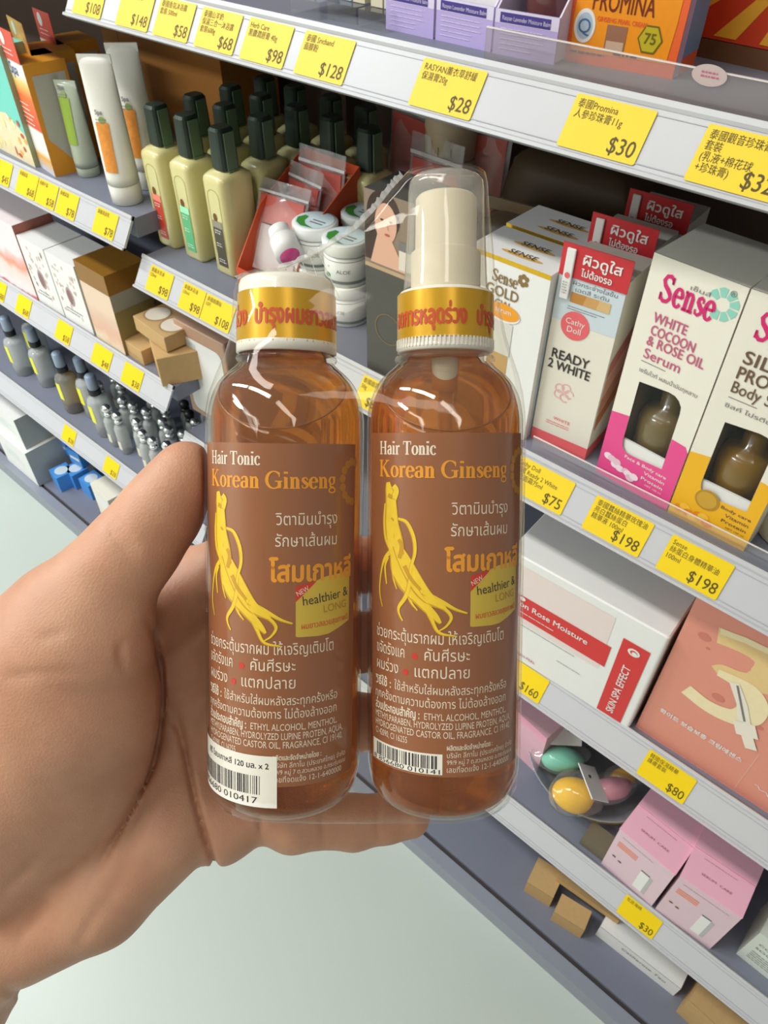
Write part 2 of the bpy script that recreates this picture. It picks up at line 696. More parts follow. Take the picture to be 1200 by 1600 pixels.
TILT = math.radians(34)
SN, CS = math.sin(TILT), math.cos(TILT)
RAIL_L = .0435
D = .45


def shelf(zb, yl, yr, label, depth=.376):
    """one shelf: origin at the bottom front left of its price rail, local x right, y inwards"""
    t = empty('shelf', label, 'shelf', (D, yl, zb), -math.pi / 2)
    L = yl - yr
    b = MB()
    b.box(0, L, .0255, depth, .008, .033, M_BOARD)
    for x in (.06, L - .06):
        b.box(x - .012, x + .012, .05, depth, -.012, .008, M_BOARD)
    b.build('shelf_board', t)
    r = MB()
    n = lambda s, o: (s * SN - o * CS, s * CS + o * SN)
    r.prism([n(0, 0), n(RAIL_L, 0), n(RAIL_L, -.003), n(0, -.003)], 0, L, M_RAIL)
    r.prism([n(RAIL_L, -.003), n(RAIL_L, .0016), n(RAIL_L - .0035, .0016), n(RAIL_L - .0055, .0004), n(RAIL_L - .0055, -.003)], 0, L, M_RAIL)
    r.prism([n(0, -.003), n(0, .0022), n(.0022, .0024), n(.0034, .0004), n(.0034, -.003)], 0, L, M_RAIL)
    r.prism([n(RAIL_L - .0088, 0), n(RAIL_L - .0088, .0005), n(RAIL_L - .0092, .0005), n(RAIL_L - .0092, 0)], 0, L, M_RAIL2)
    r.prism([n(.0060, 0), n(.0060, .0006), n(.0066, .0006), n(.0066, 0)], 0, L, M_RAIL2)
    r.build('price_rail', t)
    return t


ZR = dict(T=1.307, M=1.009, L=.721, K=.3955, A=1.056, B=.802, C=.503)
ZP = {k: v + .033 for k, v in ZR.items()}
ZP['base'] = .05
YJ = .834
shelf(ZR['T'], YJ, -.42, 'top shelf of the near bay with a white price rail and large yellow price tags')
shelf(ZR['M'], YJ, -.42, 'shelf of the near bay carrying green capped bottles and tall white serum cartons')
shelf(ZR['L'], YJ, -.42, 'shelf of the near bay carrying the salmon pink carton and wide white carton')
shelf(ZR['K'], YJ, -.42, 'lowest railed shelf of the near bay carrying the two pink cartons')
shelf(ZR['A'], 2.45, YJ + .004, 'upper shelf of the far bay carrying the white tubes')
shelf(ZR['B'], 2.45, YJ + .004, 'middle shelf of the far bay carrying floral cartons and kraft boxes')
shelf(ZR['C'], 2.45, YJ + .004, 'lower shelf of the far bay carrying small perfume bottles')
shelf(1.345, 2.45, YJ + .004, 'topmost shelf of the far bay just above the teal carton')


def bay(yl, yr, x0, label):
    t = empty('shelving_bay', label, 'shelving', (x0, yl, 0), -math.pi / 2)
    L = yl - yr
    b = MB()
    b.box(0, L, .86 - x0, .885 - x0, .0, 2.1, M_BACK)
    b.build('back_panel', t)
    b = MB()
    b.box(0, L, .032, .86 - x0, .0, .05, M_BOARD)
    b.box(0, L, .024, .032, .0, .043, M_GROOVE)
    b.box(0, L, 0, .024, .0, .047, mat('kick_edge', (142, 146, 158), .4))
    b.build('base_deck', t)
    for x in (0, L - .024):
        b = MB()
        b.box(x, x + .024, .83 - x0, .8599 - x0, .05, 2.1, M_BACK)
        b.build('upright', t)
    return t


bay(YJ - .0005, -.42, .452, 'near shelving bay with a brown back panel and grey base deck')
bay(2.45, YJ + .0005, .486, 'far shelving bay at the left with a grey base deck over the floor')


# ------------------------------------------------------------------ price tags
def rail_y(u, zb, s=.5):
    lo, hi = -.6, 3.2
    x, z = D + RAIL_L * s * SN, zb + RAIL_L * s * CS
    for _ in range(50):
        m = (lo + hi) / 2
        if proj((x, m, z))[0] > u:
            lo = m
        else:
            hi = m
    return lo


def price_tag(row, u0, u1, lines, price, label, s0=.0045, s1=.0365, big=.0095, small=.0042, pa='r'):
    zb = ZR[row]
    y0, y1 = rail_y(u0, zb), rail_y(u1, zb)
    w = y0 - y1
    m = MB()
    off = .0007
    m.map = lambda p, l: np.stack([p[:, 0], p[:, 1] * SN - (off + .00018 * l) * CS, p[:, 1] * CS + (off + .00018 * l) * SN], 1)
    r = .0015
    pts = []
    for cx, cy, a0 in ((w - r, s0 + r, -90), (w - r, s1 - r, 0), (r, s1 - r, 90), (r, s0 + r, 180)):
        pts += [(cx + r * math.cos(math.radians(a0 + 30 * i)), cy + r * math.sin(math.radians(a0 + 30 * i))) for i in range(4)]
    m.poly(pts, M_YEL, 1)
    y = s1 - .003 - small
    for ln in lines:
        _, _, tw = text_geo(ln, 0, 1)
        m.text(ln, w * .06, y, M_INK, w=min(w * .86, tw * small * 1.25), h=small, res=1, l=2)
        y -= small * 1.45
    if price:
        _, _, tw = text_geo(price, .004, 2)
        m.text(price, w * .94, s0 + .0035, M_INK, w=min(w * .6, tw * big * 1.28), h=big, bold=.004, al='r', l=2)
    o = m.build('price_tag', None, (D, y0, zb), -math.pi / 2)
    return tag(o, label, 'price tag', 'yellow price tags on the shelf rails')


for a in (
    ('T', 120, 164, ['泰國面霜'], '$108', 'yellow price tag reading $108 at the far left end of the top rail'),
    ('T', 188, 238, ['泰國護膚精華'], '$148', 'yellow price tag reading $148 on the top rail'),
    ('T', 247, 301, ['泰國香氛沐浴露', '套裝 500ml'], '$58', 'yellow price tag reading $58 on the top rail'),
    ('T', 312, 373, ['泰國山羊奶', '保濕三合一沐浴露', '套裝600g'], '$68', 'yellow price tag reading $68 on the top rail'),
    ('T', 384, 452, ['Herb Care', '黑鑽潤唇膏 40g'], '$98', 'yellow price tag reading $98 on the top rail'),
    ('T', 470, 547, ['泰國 Srichand', '     面膜粉'], '$128', 'yellow price tag reading $128 on the top rail'),
    ('T', 652, 750, ['RASYAN薰衣草舒緩', '保濕膏20g'], '$28', 'yellow price tag reading $28 on the top rail'),
    ('T', 888, 1011, ['      泰國Promina', '   人參珍珠膏11g'], '$30', 'large yellow price tag reading $30 on the top rail'),
    ('T', 1090, 1232, ['泰國觀音珍珠膏', '套裝', '(乳液+棉花球', '+珍珠膏)'], '$32', 'yellow price tag cut by the right edge of the frame on the top rail'),
    ('M', 233, 268, ['泰國沐浴油', '120ml'], '$98', 'yellow tag on the near bay rail below the red labelled bottle'),
    ('M', 284, 318, ['泰國沐浴油', '120ml'], '$98', 'yellow tag below the black labelled bottle, left of its touching pair'),
    ('M', 319, 364, ['泰國面膜貼', '10片'], '$108', 'yellow tag just left of the white bottle cap, right of its touching pair'),
    ('M', 562, 600, ['泰國面霜', '50g'], '$88', 'yellow tag seen in the gap between the two amber bottles'),
    ('M', 800, 889, ['Cathy Doll', '泰國 Ready 2 White', '美白面霜75ml'], '$75', 'yellow price tag reading $75 beside the right amber bottle'),
    ('M', 922, 1011, ['泰國蠶絲精華玫瑰油', '亮白蠶絲蛋白', '精華液 100ml'], '$198', 'yellow price tag reading $198 below the pink and white serum carton'),
    ('M', 1039, 1135, ['Sense', '絲蛋白身體精華油', '100ml'], '$198', 'yellow price tag reading $198 below the yellow and white serum carton'),
    ('L', 768, 851, ['韓國護膚'], '$160', 'yellow price tag reading $160 below the wide white carton'),
    ('L', 1006, 1079, ['韓國保濕精華', '護膚套裝'], '$80', 'yellow price tag reading $80 below the salmon carton'),
    ('K', 972, 1028, ['化妝海綿'], '$30', 'yellow price tag reading $30 on the lowest rail'),
    ('A', -14, 18, ['泰國香皂'], '$45', 'yellow tag at the left edge of the frame on the upper far rail'),
    ('A', 28, 58, ['泰國面霜'], '$68', 'yellow tag on the upper far rail, first of three touching'),
    ('A', 59, 89, ['泰國手霜'], '$58', 'yellow tag on the upper far rail, middle of three touching'),
    ('A', 91, 121, ['泰國潔面'], '$78', 'yellow tag on the upper far rail, third of three touching'),
    ('A', 149, 182, ['泰國潔面乳'], '$78', 'yellow tag below the white tubes at the right end of the upper far rail'),
    ('B', -6, 9, [], '$88', 'yellow tag at the left edge of the frame on the middle far rail'),
    ('B', 27, 48, [], '$68', 'yellow tag below the pink and white carton on the middle far rail'),
    ('B', 89, 112, [], '$58', 'yellow tag below the white floral cartons on the middle far rail'),
    ('B', 146, 174, [], '$48', 'yellow tag below the kraft soap boxes on the middle far rail'),
    ('B', 193, 222, [], '$38', 'yellow tag nearest the right end of the middle far rail'),
    ('C', 99, 118, [], '$28', 'yellow tag above the small blue boxes on the lower far rail'),
    ('C', 164, 185, [], '$28', 'yellow tag above the cream box near the thumb on the lower far rail'),
):
    price_tag(*a)
# ------------------------------------------------------------------ products
ZT, ZM, ZL, ZK, ZA, ZBB, ZC, ZD = (ZP[k] for k in ('T', 'M', 'L', 'K', 'A', 'B', 'C', 'base'))
PRODUCT = 'boxed product'


def put(m, name, fr, label, cat='carton', group=None, dy=0.0, dx=0.0, rot=0.0):
    p = fr.o + fr.ex * dx + fr.ey * dy
    return tag(m.build(name, None, p, fr.rot + rot), label, cat, group)


def part(m, name, parent, label=None):
    o = m.build(name, parent)
    if label:
        o['label'] = label
    return o


# ---------- the tall serum cartons with a window
M_PINK = mat('carton_pink', (232, 78, 142), .4, noise=.02)
M_PINKT = mat('logo_pink', (214, 36, 112), .45, noise=0)
M_ROSE = mat('rose_ink', (198, 92, 128), .5, noise=0)
M_AMB = mat('carton_amber', (243, 182, 28), .4, noise=.02)
M_BRINK = mat('brown_ink', (110, 84, 62), .5, noise=0)
M_TEAL = mat('shell_teal', (146, 208, 190), .45, noise=0)
M_INSIDE = mat('carton_inside', (104, 86, 66), .7)
M_JAR = mat('brown_jar', (110, 92, 52), .25, coat=.5)
FS = Frame((931, 735), (1042, 799), ZM, 394)
FY = Frame((1042.6, 799.3), (1163, 862), ZM, 438)


def serum_carton(fr, col, head, sub, thai, foot, ink, label, jarcol, footink, gold):
    A = lambda u, v: FS.at(u, v)
    w, h, d = fr.w - .0008, FS.h, .068
    t = empty('serum_carton', label, 'carton', tuple(fr.o), fr.rot)
    b = MB()
    b.box(0, w, .0006, d, 0, h, M_CREAM, skip='f')
    # front panel with a real window opening
    win = [A(999, 596)] + [A(u, v) for u, v in ((1045, 613), (1055, 619), (1061, 627), (1064, 637), (1062, 648))] + [A(1034, 733)] + [A(u, v) for u, v in ((985, 711), (977, 706), (973, 698), (973, 690))]
    b.poly([(0, 0), (w, 0), (w, h), (0, h)], M_CREAM, 0, [win])
    wx = [p[0] for p in win]
    wz = [p[1] for p in win]
    b.box(min(wx) - .001, max(wx) + .001, .004, .05, min(wz) - .002, max(wz) + .002, M_INSIDE, skip='f')
    # lower colour field: left of, right of and below the window
    c1 = [A(955, 641), A(992, 654)]
    lo = [(0, 0), (w, 0)] + [A(1068, 712), A(1066, 700), A(1060, 691), A(1052, 686)]
    lo = [(0, 0), (w, 0), (w, A(1068, 706)[1]), (w - .003, A(1062, 694)[1]), A(1050, 686)] + [A(1034, 733), A(985, 711), A(977, 706), A(973, 698), A(973, 690), A(983.5, 650), (0, A(956, 641)[1])]
    b.poly(lo, col, 1)
    # logo
    x0, z0 = A(1026, 467)
    x1, z1 = A(1122, 494)
    b.serif('Sense', x0, z0, M_PINKT, (x1 - x0) * .93, .0205, B=.185, T=.105)
    ex, ez = A(1129, 476)
    for k in range(7):
        a0, a1 = math.radians(-125 + 42 * k), math.radians(-125 + 42 * k + 34)
        rr = .0115
        b.poly([(ex + rr * .45 * math.cos(a0), ez + rr * .45 * math.sin(a0)), (ex + rr * math.cos(a0), ez + rr * math.sin(a0)), (ex + rr * 1.04 * math.cos((a0 + a1) / 2), ez + rr * 1.04 * math.sin((a0 + a1) / 2)), (ex + rr * math.cos(a1), ez + rr * math.sin(a1)), (ex + rr * .45 * math.cos(a1), ez + rr * .45 * math.sin(a1))], M_TEAL, 1)
    tx, tz = A(1079, 452)
    b.text('เซ็นส์', tx, tz, M_GREY, w=.015, h=.003)
    b.text('®', *A(1141, 462), M_GREY, size=.006)
    zs = [A(1021, 501)[1], A(1016, 520)[1], A(1010, 537)[1]]
    if not gold:
        for ln, e1, e2 in zip(head, ((1020, 501.5), (1016, 521), (1010, 537)), ((1073, 519), (1086, 543), (1101, 569))):
            x0, z0 = A(*e1)
            b.text(ln, x0, z0, ink, w=A(*e2)[0] - x0, h=.0078, bold=.014)
        q = A(1005, 557), A(1063, 576), A(1002, 563), A(999, 579)
        b.text(sub, *q[0], ink, w=q[1][0] - q[0][0], h=.0082, bold=.006)
    else:
        B_ = fr.at
        for ln, e1, ww in zip(head, ((1160, 566), (1150, 590)), (.030, .047)):
            b.text(ln, *B_(*e1), ink, w=ww, h=.0098, bold=.014)
        q = B_(1141.5, 611), None, B_(1138, 620), B_(1132, 634)
        b.text(sub, *q[0], ink, w=.050, h=.0092, bold=.006)
    xl, zl = q[2]
    b.rect(xl, zl, xl + .021, zl + .0006, M_GREY)
    xt, zt = q[3]
    b.text(thai, xt, zt, M_GREY, w=.049, h=.0034)
    # foot
    xr, zr = A(1040, 750)
    b.text(foot[0], xr, zr + .0005, footink, w=.039 if not gold else .024, h=.0030, bold=.01, al='r')
    b.text(foot[1], xr, zr - .0056, footink, w=.019, h=.0032, bold=.01, al='r')
    b.text(foot[2], xr, zr - .0116, footink, w=.020, h=.0032, bold=.01, al='r')
    b.text('NET 100 ml', xr, zr - .0160, footink, w=.015, h=.0016, al='r')
    rr = random.Random(3)
    if gold:
        gx, gz = A(990, 715)
        M_COIN = mat('gold_coin', (206, 160, 50), .4)
        b.disc(gx - .004, gz - .003, .0098, .0098, mat('gold_coin_rim', (186, 140, 40), .4), 3)
        b.disc(gx - .004, gz - .003, .008, .008, M_COIN, 4)
        for k in range(7):
            b.disc(.008 + .004 * k, .0105 + .003 * math.sin(k * 1.7), .0045, .0038, mat(['honey_a', 'honey_b'][k % 2], [(238, 140, 30), (250, 196, 60)][k % 2], .4), 2.1 + .1 * k)
    else:
        for k in range(9):
            b.disc(.009 + .0032 * k + rr.uniform(-.002, .002), .022 - .0011 * k + rr.uniform(-.003, .003), .0042, .0034, mat('cocoon_%d' % (k % 2), [(246, 226, 232), (232, 196, 210)][k % 2], .5), 2.1 + .1 * k, 14)
    # right side print
    b.right(w)
    b.rect(.012, .5 * h, .03, .62 * h, mat('crimson_side', (196, 40, 96), .5), 1)
    part(b, 'carton_body', t)
    j = MB()
    j.box(min(wx), max(wx), .0015, .0035, min(wz) - .001, min(wz) + .011, M_WHITE)
    jx = (min(wx) + max(wx)) / 2
    j.lathe([(.0, min(wz) + .001), (.021, min(wz) + .001), (.023, min(wz) + .004), (.023, min(wz) + .03), (.019, min(wz) + .038), (.010, min(wz) + .042), (.010, max(wz) - .002), (0, max(wz) - .002)], jarcol, jx, .029, cap=False)
    part(j, 'bottle_inside', t, 'brown bottle behind the window')
    g = MB()
    g.front(.0009)
    g.poly(win, film('carton_window', haze=.006, gloss=.5, bump=.03), 0)
    part(g, 'window', t, 'clear window')
    return t


serum_carton(FS, M_PINK, ['WHITE', 'COCOON', '& ROSE OIL'], 'Serum', 'เซรั่มไวท์ ผสมน้ำมันกุหลาบ', ['Face & Body care', 'Vitamin', 'Protein'], M_ROSE,
             'tall white serum carton with pink lettering and pink foot, between two cartons', M_JAR, M_WHITE, False)
serum_carton(FY, M_AMB, ['SILK', 'PROTEIN'], 'Body Serum', 'ซิลค์ โปรตีน บอดี้', ['Body care', 'Vitamin', 'Protein'], M_BRINK,
             'tall white body serum carton with yellow foot at the right edge of the frame', mat('honey_jar', (124, 92, 22), .2, coat=.5), M_BRINK, True)

# ---------- pale pink fairness cartons with a red header card
M_CORAL = mat('coral', (236, 104, 108), .4, noise=.02)
M_RED = mat('header_red', (206, 52, 58), .4, noise=.03)
M_STICK = mat('pale_sticker', (208, 220, 226), .4, noise=.02)
FC = Frame((829, 682), (912, 720), ZM, 412)


def fair_carton(fr, dy, dx, label, rot=0.0, dz=0.0):
    A = lambda u, v: FC.at(u, v)
    w, h, d = FC.w, FC.h, .05
    p = fr.o + fr.ex * dx + fr.ey * dy
    t = empty('fairness_carton', label, 'carton', (p[0], p[1], p[2] + dz), fr.rot + rot, 'fairness cartons with red header cards')
    b = MB()
    b.box(0, w, 0, d, 0, h, M_CREAM)
    b.rect(0, 0, w, .0125, M_CORAL, 1)
    b.rect(0, A(850, 490)[1], w, h, M_STICK, 1)
    cx, cz = A(898, 510)
    b.disc(cx, cz, .0125, .0125, M_CORAL, 2)
    b.text('Cathy', cx, cz + .001, M_WHITE, w=.0165, al='c', l=3)
    b.text('Doll', cx, cz - .0062, M_WHITE, w=.012, al='c', l=3)
    x0, z0 = A(862, 556)
    x1, _ = A(919, 574)
    b.text('READY', x0, z0, M_DKINK, w=x1 - x0, h=.0085, bold=.02)
    x0, z0 = A(856, 571)
    x1, _ = A(920, 592)
    b.text('2 WHITE', x0, z0, M_DKINK, w=x1 - x0, h=.0085, bold=.02)
    cx, cz = A(880, 614)
    M_PP = mat('pale_pink_ink', (240, 180, 182), .5, noise=0)
    for k in range(5):
        a = k * 1.256
        b.ribbon([(cx + .0052 * math.cos(a) + .004 * math.cos(q), cz + .0052 * math.sin(a) + .004 * math.sin(q), .0011) for q in np.linspace(0, 5.5, 12)], M_PP, 1 + .1 * k)
    b.text('WHITE', w * .48, A(872, 658)[1], M_CORAL, w=.016, h=.0032, al='c')
    b.lines(w * .22, w * .78, A(872, 662)[1] - .001, 2, .0022, M_CORAL, .0006)
    # swatch bar and small print on the sticker
    sx0, sz0 = A(890, 471)
    sx1, sz1 = A(954, 478)
    zt = A(889, 454)[1]
    for k, c in enumerate(((194, 136, 62), (210, 160, 98), (218, 182, 124))):
        a, e = sx0 + (sx1 - sx0) * k / 3, sx0 + (sx1 - sx0) * (k + 1) / 3
        b.poly([(a, sz0), (e, sz0), (e + .002 * (k < 2), zt), (a + .002 * (k > 0), zt)], mat('skin_swatch_%d' % k, c, .5), 2 + .2 * k)
    b.text('ผิวกระจ่างใสขึ้น', sx0, zt + .0062, M_GREY, w=.037, h=.0032)
    b.text('เฉดสี ระดับ', sx0 + .003, zt + .0012, M_GREY, w=.028, h=.0032)
    b.lines(sx0 - .001, sx1, sz0 - .004, 2, .002, M_GREY, .0005, seed=4)
    # side print
    b.right(w)
    b.rect(0, 0, d, .0125, M_CORAL, 1)
    for k, c in enumerate(((198, 128, 84), (214, 146, 120), (226, 170, 150), (206, 130, 120))):
        b.poly([(.004, .03 + .018 * k), (d - .004, .052 + .018 * k), (d - .004, .068 + .018 * k), (.004, .046 + .018 * k)], mat('side_swatch_%d' % k, c, .4), 1)
    part(b, 'carton_body', t)
    hd = MB()
    zr = A(968, 443)[1]
    ztop = A(880, 377)[1] + .001
    hd.box(-.0005, w + .001, -.0012, -.0004, h - .0075, ztop, M_RED)
    hd.front(-.0013)
    xw = A(912, 412)[0]
    zc = h - .0075
    hd.text('ผิวดูใส', xw, zc + (ztop - zc) * .50, M_WHITE, w=.031, h=.0075, bold=.02)
    hd.text('ไม่ต้องรอ', xw, zc + (ztop - zc) * .14, M_WHITE, w=.025, h=.0052, bold=.02)
    hd.rbox(.004, .0115, -.0034, -.0014, zc - .018, ztop - .003, M_WHITE, .001)
    hd.front(-.0036)
    hd.disc(.0078, zc + .002, .0021, .0024, M_CORAL, 1)
    hd.lines(.0055, .0102, zc - .004, 5, .0022, M_GREY, .0008, seed=8)
    part(hd, 'header_card', t, 'red header card with white lettering')
    return t


fair_carton(FC, 0, 0, 'fairness carton with a red header card, front one of the three', rot=.03)
fair_carton(FC, .062, -.008, 'fairness carton with a red header card, standing second in its row')
fair_carton(FC, .125, -.006, 'fairness carton with a red header card, rearmost of its row', dz=0.0)

# ---------- gold facial cartons
M_GOLD = mat('gold_foil', (226, 180, 40), .25, metal=.7, noise=.03)
M_GOLDT = mat('gold_brown_ink', (140, 112, 62), .5, noise=0)
M_OR = mat('orange_cream', (240, 158, 30), .35)
FG = Frame((712, 634), (818, 688), ZM, 360)


def gold_carton(dy, dx, label):
    w, d = FG.w, .05
    h = z_at(*(on_z((818, 688), ZM)[:2]), 431) - ZM
    p = FG.o + FG.ey * dy + FG.ex * dx
    b = MB()
    b.box(0, w, 0, d, 0, h, M_WHITE)
    b.rect(0, h - .004, w, h, M_GOLD, 1)
    A = lambda u, v: FG.at(u, v)
    x0, z0 = A(768, 436)
    x1, _ = A(808, 451)
    b.serif('Sense', x0, z0, M_GOLDT, x1 - x0, .0105, B=.18, T=.07)
    for k in range(6):
        a = .6 + k
        b.disc(x1 + .005 + .0035 * math.cos(a), z0 + .009 + .0035 * math.sin(a), .0022, .0022, M_GOLDT, 1 + .1 * k, 10)

    xh, zg = A(809, 474)
    b.text('GOLD', xh, zg, M_GOLDT, w=.032, h=.0092, bold=.012, al='r')
    b.text('FACIAL', xh - .005, zg - .0082, M_GOLDT, w=.026, h=.0056, bold=.012, al='r')
    cx, cz = A(790, 488)
    b.disc(cx - .002, cz - .001, .017, .0085, M_WHITE, 2.5)
    b.disc(cx - .002, cz, .0162, .0075, M_OR, 3)
    b.text('serum', cx - .002, cz - .001, M_WHITE, w=.016, al='c', l=4)
    b.rect(cx - .014, .012, cx + .008, cz - .040, mat('tube_tan', (198, 156, 92), .5), 1)
    b.rect(cx - .011, cz - .040, cx + .009, cz - .009, mat('tube_cap_white', (216, 212, 202), .4), 2)
    b.top(h)
    for q in (.012, .03):
        b.disc(w * .55, q, .02, .003, mat('gold_smear', (214, 170, 92), .5), 1)
        b.text('SENSE', w * .55, q - .001, M_DKINK, w=.026, al='c', l=2)
    b.right(w)
    b.poly([(.006, 0), (d - .006, 0), (d - .006, h * .72), (d * .5, h * .8), (.006, h * .72)], M_STICK, 1)
    return tag(b.build('facial_carton', None, p, FG.rot), label, 'carton', 'white facial cartons with gold rims')


gold_carton(0, 0, 'white facial carton with gold rim and orange cream picture, right behind the spray bottle')
gold_carton(.056, -.002, 'white facial carton with gold rim, second one behind the first')

# ---------- black carton with a portrait
FB = Frame((574, 574), (640, 606), ZM, 292)
b = MB()
w, h = FB.w, FB.h
b.box(0, w, 0, .05, 0, h, mat('charcoal_card', (74, 72, 68), .4))
zz = FB.at(570, 406)[1]
b.rect(.0, zz, w, h, mat('portrait_backdrop', (142, 122, 104), .5), 1)
b.rect(0, zz - .004, w, zz, mat('tan_rule', (190, 160, 128), .5), 1.5)
M_FACE = mat('portrait_skin', (226, 176, 152), .5, noise=0)
M_HAIR = mat('portrait_hair', (58, 36, 26), .5, noise=0)
fx, fz = w * .34, zz + (h - zz) * .62
b.poly([(.0005, zz + .004), (fx + .002, zz + .004), (fx + .004, fz), (.0005, fz + .004)], M_HAIR, 2)
b.disc(fx + .003, fz + .007, min(.019, fx + .002), .021, M_HAIR, 2.3)
b.disc(fx + .006, fz, .0125, .018, M_FACE, 3)
b.poly([(fx - .004, fz - .012), (fx + .012, fz - .012), (fx + .03, zz + .002), (fx - .012, zz + .002)], M_FACE, 2.6)
for q in (0, .010):
    b.disc(fx + .002 + q, fz + .003, .0022, .001, M_HAIR, 4, 10)
b.ribbon([(fx + .0075, fz + .001, .0007), (fx + .0092, fz - .005, .0009)], mat('portrait_shade', (196, 140, 120), .5, noise=0), 4)
b.disc(fx + .008, fz - .0095, .0032, .0012, mat('portrait_lip', (190, 84, 84), .5, noise=0), 4, 12)
b.rect(w * .72, zz + .004, w * .98, zz + .022, mat('portrait_jar', (226, 218, 206), .5), 3)
b.rect(w * .71, zz + .022, w * .99, zz + .030, M_GREY, 3.2)
b.ribbon([(w * .5 + .016 * math.cos(q), h * .3 + .016 * math.sin(q), .0008) for q in np.linspace(0, 6.3, 26)], M_GOLDT, 2)
put(b, 'face_cream_carton', FB, 'charcoal carton with a portrait of a dark haired woman, between the bottle caps')

# ---------- green capped oil bottles
M_OIL = mat('oil_bottle', (218, 210, 150), .25, noise=.03, sss=.3, coat=.3)
M_CAPG = mat('bottle_green_cap', (44, 56, 46), .45, noise=.05)
M_STRIP = mat('seal_strip', (96, 120, 92), .45)
G1 = Frame((246, 380), (272, 392), ZM)
LABC = [('label_red', (206, 74, 52)), ('label_green', (98, 186, 126)), ('label_black', (82, 76, 60))]


def oil_bottle(loc, rot, k, label):
    w, d, hb, hc0, hc1 = .037, .048, .122, .1225, .166
    t = empty('oil_bottle', label, 'bottle', loc, rot, 'oil bottles with dark green caps')
    b = MB()
    n = 28

    def ring(sx, sy, z, e=9.0):
        out = []
        for i in range(n):
            a = 2 * math.pi * i / n
            c, s_ = math.cos(a), math.sin(a)
            q = (abs(c) ** e + abs(s_) ** e) ** (-1 / e)
            out.append((w / 2 + sx / 2 * q * c, d / 2 + sy / 2 * q * s_, z))
        return out
    rings = [ring(w * .9, d * .92, 0), ring(w, d, .004), ring(w, d, hb - .010), ring(w * .97, d * .96, hb - .006), ring(w * .8, d * .76, hb - .002, 4), ring(.019, .019, hb - .0005, 2), ring(.019, .019, hb + .0003, 2)]
    v = [p for r in rings for p in r]
    f = [(j * n + i, j * n + (i + 1) % n, (j + 1) * n + (i + 1) % n, (j + 1) * n + i) for j in range(len(rings) - 1) for i in range(n)]
    f += [tuple(range(n))[::-1], tuple(range((len(rings) - 1) * n, len(rings) * n))]
    b.add(v, f, M_OIL, True)
    # arch moulded into the front
    b.ribbon([(w / 2 - .010, .03, .0008)] + [(w / 2 + .010 * math.cos(q), hb - .026 + .008 * math.sin(q), .0008) for q in np.linspace(math.pi, 0, 14)] + [(w / 2 + .010, .03, .0008)], mat('oil_bottle_edge', (180, 164, 84), .4), 1)
    part(b, 'body', t)
    c = MB()
    rings = [ring(.023, .025, hc0, 4), ring(.024, .026, hc0 + .003, 4), ring(.022, .024, hc1 - .003, 4), ring(.018, .020, hc1, 3)]
    v = [p for r in rings for p in r]
    f = [(j * n + i, j * n + (i + 1) % n, (j + 1) * n + (i + 1) % n, (j + 1) * n + i) for j in range(3) for i in range(n)] + [tuple(range(n))[::-1], tuple(range(3 * n, 4 * n))]
    c.add(v, f, M_CAPG, False)
    part(c, 'cap', t, 'dark green cap')
    s_ = MB()
    s_.box(w / 2 + .0122, w / 2 + .0130, d / 2 - .007, d / 2 + .007, hc0 - .001, hc1 - .004, M_STRIP)
    s_.prism([(d / 2 - .007, hc0 - .001), (d / 2 + .007, hc0 - .001), (d / 2 + .007, hb + .0008), (d / 2 - .007, hb + .0008)], w / 2 + .0122, w / 2 + .0145, M_STRIP)
    part(s_, 'seal_strip', t, 'paler green seal strip down the cap side')
    l = MB()
    nm, cc = LABC[k]
    m = mat(nm, cc, .45)
    l.front(-.0002)
    l.rect(w / 2 - .0085, .012, w / 2 + .0085, .068, m, 1)
    l.rect(w / 2 - .0085, .060, w / 2 + .0085, .068, mat(nm + '_pale', tuple(min(255, x + 70) for x in cc), .45), 1.5)
    l.disc(w / 2 - .002, .072, .0035, .005, mat('leaf_brown', (120, 76, 30), .5), 1)
    l.lines(w / 2 - .006, w / 2 + .006, .056, 2, .003, M_WHITE, .0012, 2, 1)
    l.lines(w / 2 - .006, w / 2 + .006, .040, 2, .003, M_WHITE, .0012, 2, 2)
    l.lines(w / 2 - .006, w / 2 + .006, .020, 2, .003, M_WHITE, .0012, 2, 3)
    part(l, 'label', t)
    return t


fronts = [Frame((246, 380), (272, 392), ZM), Frame((293, 398), (318, 411), ZM), Frame((336, 424), (360, 437), ZM)]
cols = ['red', 'green', 'black']
ypos = [f.o[1] for f in fronts]
xf = sum(f.o[0] for f in fronts) / 3
for k in range(3):
    first = oil_bottle((xf, ypos[k], ZM), -math.pi / 2, k, 'pale yellow oil bottle with dark green cap and %s label, front row' % cols[k])
    for r in range(1, 4):
        dup(first, (xf + .053 * r, ypos[k] - .004 * r, ZM), -math.pi / 2, 'green capped oil bottle, %s behind the %s labelled front bottle' % (['', 'directly', 'second', 'third'][r], cols[k]))
for c, r in ((0, 2), (0, 3), (1, 2)):
        dup(first, (xf + .053 * r, ypos[2] - .058 * (c + 1) - .004 * r, ZM), -math.pi / 2,
            'green capped oil bottle in the dark %s row, %s right of the black labelled column' % (['', '', 'third', 'rear'][r], ['next', 'second'][c]))

# brown carton standing behind the white tubes
yb0, yb1 = on_x((168, 90), .70)[1], max(on_x((345, 110), .70)[1], YJ + .006)
b = MB()
b.box(0, yb0 - yb1, 0, .10, 0, .235, mat('brown_board', (176, 116, 48), .7, noise=.05, scale=20))
b.rect((yb0 - yb1) * .15, 0, (yb0 - yb1) * .15 + .0012, .235, M_GROOVE, 1)
tag(b.build('brown_box', None, (.70, yb0, ZA + .0005), -math.pi / 2), 'plain brown box standing in shade behind the white tubes', 'box')

